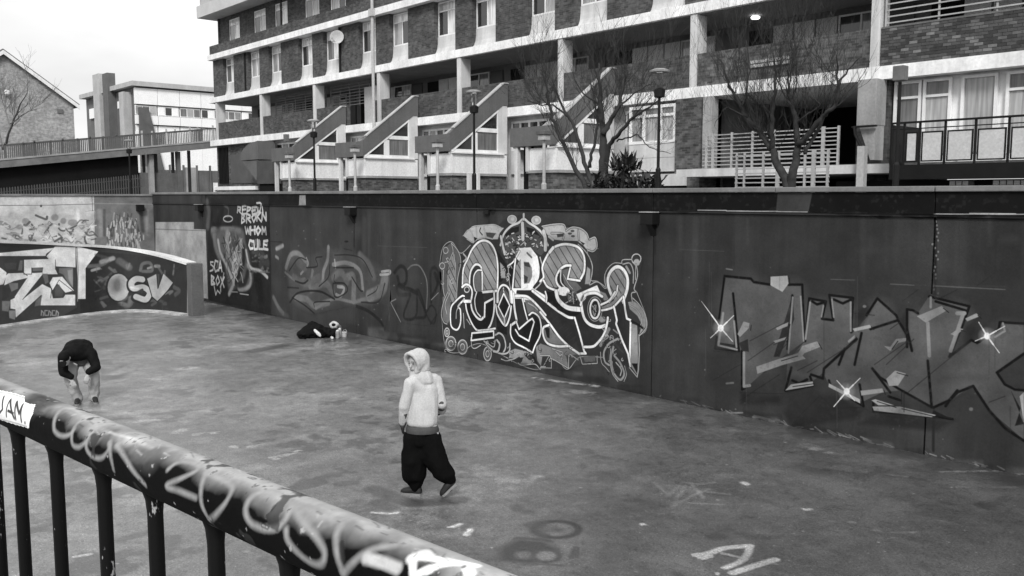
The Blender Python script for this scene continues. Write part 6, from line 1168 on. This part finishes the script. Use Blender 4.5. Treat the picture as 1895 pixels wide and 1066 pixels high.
tro=[[((-.02,0,.78),(.165,.12,.05)),((-.02,0,.64),(.195,.145,.07))],[((-.1,.01,.66),.13),((-.115,.0,.42),(.14,.14,.12))],[((-.115,.0,.42),(.14,.14,.12)),((-.115,.02,.24),(.132,.13,.09))],[((-.115,.02,.24),(.125,.125,.08)),((-.1,.03,.11),.06)],
  [((.06,0,.66),.14),((.13,-.03,.45),.13)],[((.13,-.03,.45),.13),((.235,-.04,.27),(.115,.11,.085))],[((.235,-.04,.27),(.1,.1,.07)),((.3,-.035,.2),.058)],[((.3,-.035,.2),.05),((.285,-.035,.1),.034)],[((-.06,0,.5),.12),((.05,-.01,.5),.12)]]
organic('trousers',tro,TRS,person,.012,3,.016,7.,(1.3,1.3,.6))
shoe(person,(-.035,.02,.004),(-.27,.075,.004),-1); shoe(person,(.37,-.03,.155),(.215,-.055,.012),1)
# --- figure bending forward, dark jacket and cap
pb=onz(157,746); PL=Matrix.Translation((pb[0],pb[1],0))@Matrix.Rotation(math.atan2(pb[1],pb[0])-math.pi/2,4,'Z')
hc=(-.26,-.2,.80); FD=(-.1,-.55,-.83)
hp,HP,hrot=headparts(hc,FD,(-.35,-.8,.5))
lw_,rw_=Vector((-.17,-.17,.42)),Vector((.06,-.18,.49))
body=hp+[[(hc,.05),((-.14,-.02,.86),.06)],[((-.09,.0,.86),(.17,.1,.1)),((-.03,.25,.86),(.15,.12,.12))],[((-.28,-.05,.8),.05),((-.29,-.14,.57),.04)],[((-.29,-.14,.57),.04),(lw_,.026)],[((.13,-.03,.82),.05),((.19,-.12,.6),.04)],[((.19,-.12,.6),.04),(rw_,.026)],
  [((-.11,.27,.82),.09),((-.2,.02,.42),.06)],[((-.2,.02,.42),.06),((-.1,.06,.09),.038)],[((.06,.27,.82),.09),((.15,.0,.42),.06)],[((.15,.0,.42),.06),((.14,.06,.09),.038)],[((-.1,.06,.09),.038),((-.1,-.04,.04),.03)],[((.14,.06,.09),.038),((.14,-.04,.04),.03)]]
body+=hand(lw_,(.35,.0,-.93),(.2,1,0),-1,.5)+hand(rw_,(-.3,-.05,-.9),(.1,1,0),1,.5)
p2=organic('person',body,SKIN2,None,.008,2); p2.matrix_world=PL
tag(p2,'person in black jacket and cap bending down over pale trousers near the handrail','person',kind='thing')
jk=[[((-.08,.0,.86),(.22,.13,.15)),((-.05,.16,.93),(.21,.14,.12)),((-.03,.3,.84),(.2,.12,.14))],[((-.27,-.04,.81),.085),((.12,-.02,.83),.09),((-.07,.08,.92),(.17,.12,.13))],[((-.28,-.06,.8),.08),((-.295,-.14,.57),.066)],[((-.295,-.14,.57),.066),(lw_+Vector((-.01,0,.07)),.048)],[((.135,-.03,.82),.085),((.195,-.12,.6),.068)],[((.195,-.12,.6),.068),(rw_+Vector((.02,0,.06)),.05)],[((-.2,-.1,.84),.085),((-.12,-.0,.88),.1)]]
organic('jacket',jk,JKT,p2,.011,3,.009,8.)
organic('shirt',[[((-.03,.08,.7),(.12,.06,.1)),((-.03,.2,.7),(.13,.06,.1))]],M('grey shirt',.09,.8,.15),p2,.012,3,.006,9.)
f=Vector(FD).normalized(); up_=Vector((-.35,-.8,.5)); up_=(up_-f*up_.dot(f)).normalized()
organic('cap',[[(Vector(hc)+up_*.035-f*.01,(.088,.1,.088),None),(Vector(hc)-f*.045,(.086,.08,.085),None)],[(Vector(hc)+f*.1+up_*.05,(.06,.03,.02),hrot),(Vector(hc)+f*.15+up_*.04,(.05,.03,.012),hrot)]],JKT,p2,.009,2)
organic('cap_badge',[[(Vector(hc)+Vector((-.02,-.085,.065)),(.028,.012,.014))]],M('grey badge',.16,.7,.1),p2,.007,1); organic('hood_cord',[[((-.145,-.135,.86),.012),((-.155,-.15,.80),.012)]],WPR,p2,.007,1); organic('collar_tag',[[((-.13,-.15,.7),.014),((-.09,-.14,.67),.016)]],M('grey tag',.3,.7,.1),p2,.008,1)
tr=[[((-.11,.28,.8),.125),((-.2,.02,.43),.092)],[((-.2,.02,.43),.092),((-.12,.06,.14),.08)],[((-.12,.06,.14),.08),((-.1,.05,.07),.075)],[((.06,.28,.8),.125),((.15,.0,.43),.092)],[((.15,.0,.43),.092),((.15,.06,.14),.08)],[((.15,.06,.14),.08),((.14,.05,.07),.075)],[((-.02,.3,.84),(.16,.12,.1)),((-.02,.28,.75),(.15,.12,.08))]]
organic('trousers',tr,TRG,p2,.011,3,.012,8.,(1.2,1.2,.8))
shoe(p2,(-.1,.1,.004),(-.12,-.16,.004),-1); shoe(p2,(.14,.1,.004),(.17,-.16,.004),1)
# ---------------------------------------------------------------- bag and paint things lying by the wall
def at(px_,py_,z=0): p=onz(px_,py_,z); return Vector((p[0],p[1],z))
def place(o,p,rz=None):
    rz=math.atan2(p[1],p[0])-math.pi/2 if rz is None else rz
    o.location=p; o.rotation_euler=(0,0,rz); return o
b0=at(588,625); bg_=organic('rucksack',[[((-.36,0,.1),(.12,.14,.1)),((0,.02,.16),(.2,.15,.15)),((-.12,.05,.3),(.1,.1,.09))],[((.05,0,.14),(.16,.14,.13)),((.36,.0,.1),(.1,.13,.1))]],JKT,None,.012,2,.03,8.)
place(bg_,b0); tag(bg_,'black rucksack slumped at the foot of the painted wall','bag',kind='thing')
organic('flap',[[((.0,-.13,.2),(.12,.04,.03)),((.1,-.15,.1),(.1,.03,.06))]],TRS,bg_,.01,2,.006,10.)
organic('label_patch',[[((-.06,-.155,.2),(.03,.02,.035)),((.02,-.175,.12),(.04,.02,.04)),((.06,-.17,.08),(.025,.015,.04))]],WPR,bg_,.008,1,.008,14.)
organic('strap',[[((-.34,-.1,.15),.014),((-.4,-.16,.05),.014)],[((-.4,-.16,.05),.014),((-.28,-.2,.015),.014)]],TRS,bg_,.008,1)
# pale round bag with a dark mouth, leaning on the rucksack
mb=MB(); prof=[(.001,-.105),(.06,-.1),(.1,-.06),(.115,0),(.105,.05),(.075,.085),(.05,.09),(.045,.07),(.07,.0),(.05,-.06),(.001,-.07)]
n_=20; vs=[]
for r_,z_ in prof:
    for k in range(n_):
        q=2*math.pi*k/n_; rr=r_*(1+.28*mnoise.noise(Vector((math.cos(q)*2,math.sin(q)*2,z_*9)))); vs.append((rr*math.cos(q),rr*math.sin(q),z_+.008*mnoise.noise(Vector((q,z_*20,1)))))
mb.add(vs,[(i*n_+k,i*n_+(k+1)%n_,(i+1)*n_+(k+1)%n_,(i+1)*n_+k) for i in range(len(prof)-1) for k in range(n_)])
pbg=obj('drawstring_bag',mb,M('pale bag cloth',.45,.7,.25,9.,.002),smooth=True); pbg.scale=(1.05,.85,.8); pbg.location=at(622,620)+Vector((-.03,-.03,.25)); pbg.rotation_euler=Vector((.62,-.6,.1)).to_track_quat('Z','Y').to_euler(); tag(pbg,'pale round bag with a dark open mouth lying against the black rucksack','bag',kind='thing')
obj('lining',MB().lathe([(.001,-.06),(.044,-.055),(.06,0.0),(.042,.066)],(0,0,0),14),JKT,pbg,world=False)
sp=organic('bag_support',[[((.0,0,.05),(.15,.12,.06)),((.03,.03,.17),(.11,.08,.07))]],M('grey cloth',.12,.8,.2,7.),None,.012,3,.012,9.); place(sp,at(622,618)); tag(sp,'crumpled grey cloth under the pale round bag','cloth',kind='thing'); sp.name='crumpled_cloth'
def can(px_,py_,v,lab,lying,h=.2,r=.033):
    t_=thing('spray_can',at(px_,py_)+Vector((0,0,r if lying else 0)),lab,'spray can','spray cans by the rucksack'); m_=M('can print',v,.35,.25,14.,.0); 
    obj('can_body',MB().lathe([(r*.9,0),(r,.008),(r,h*.78),(r*.8,h*.82),(r*.5,h*.85)],(0,0,0),16),m_,t_,world=False,smooth=False); obj('cap',MB().lathe([(r*.72,h*.851),(r*.72,h*.98),(r*.55,h)],(0,0,0),14),WPR,t_,world=False); obj('nozzle',MB().lathe([(.006,h*1.002),(.006,h*1.06)],(0,0,0),8),WPR,t_,world=False)
    t_.rotation_euler=(math.radians(90),0,LROT+lying) if lying else (0,0,0); return t_
can(613.5,627,.45,'small white spray can lying before the rucksack',.4,.12); can(625,626,.24,'grey spray can standing in the group right of the rucksack',0,.2,.05); can(629,624,.3,'taller mottled spray can standing beside the white tub',0,.22,.045)
tb=thing('paint_tub',at(637,623),'pale tub at the right end of the pile by the wall','tub'); obj('tub_body',MB().lathe([(.06,0),(.07,.1),(.074,.1),(.074,.115),(.05,.118)],(0,0,0),18),LGREY,tb,world=False); obj('handle',MB().tube([(.075,0,.1),(.07,.03,.15),(0,.04,.17),(-.07,.03,.15),(-.075,0,.1)],.004,6),GREYM,tb,world=False)

bpy.data.scenes.remove(TS)
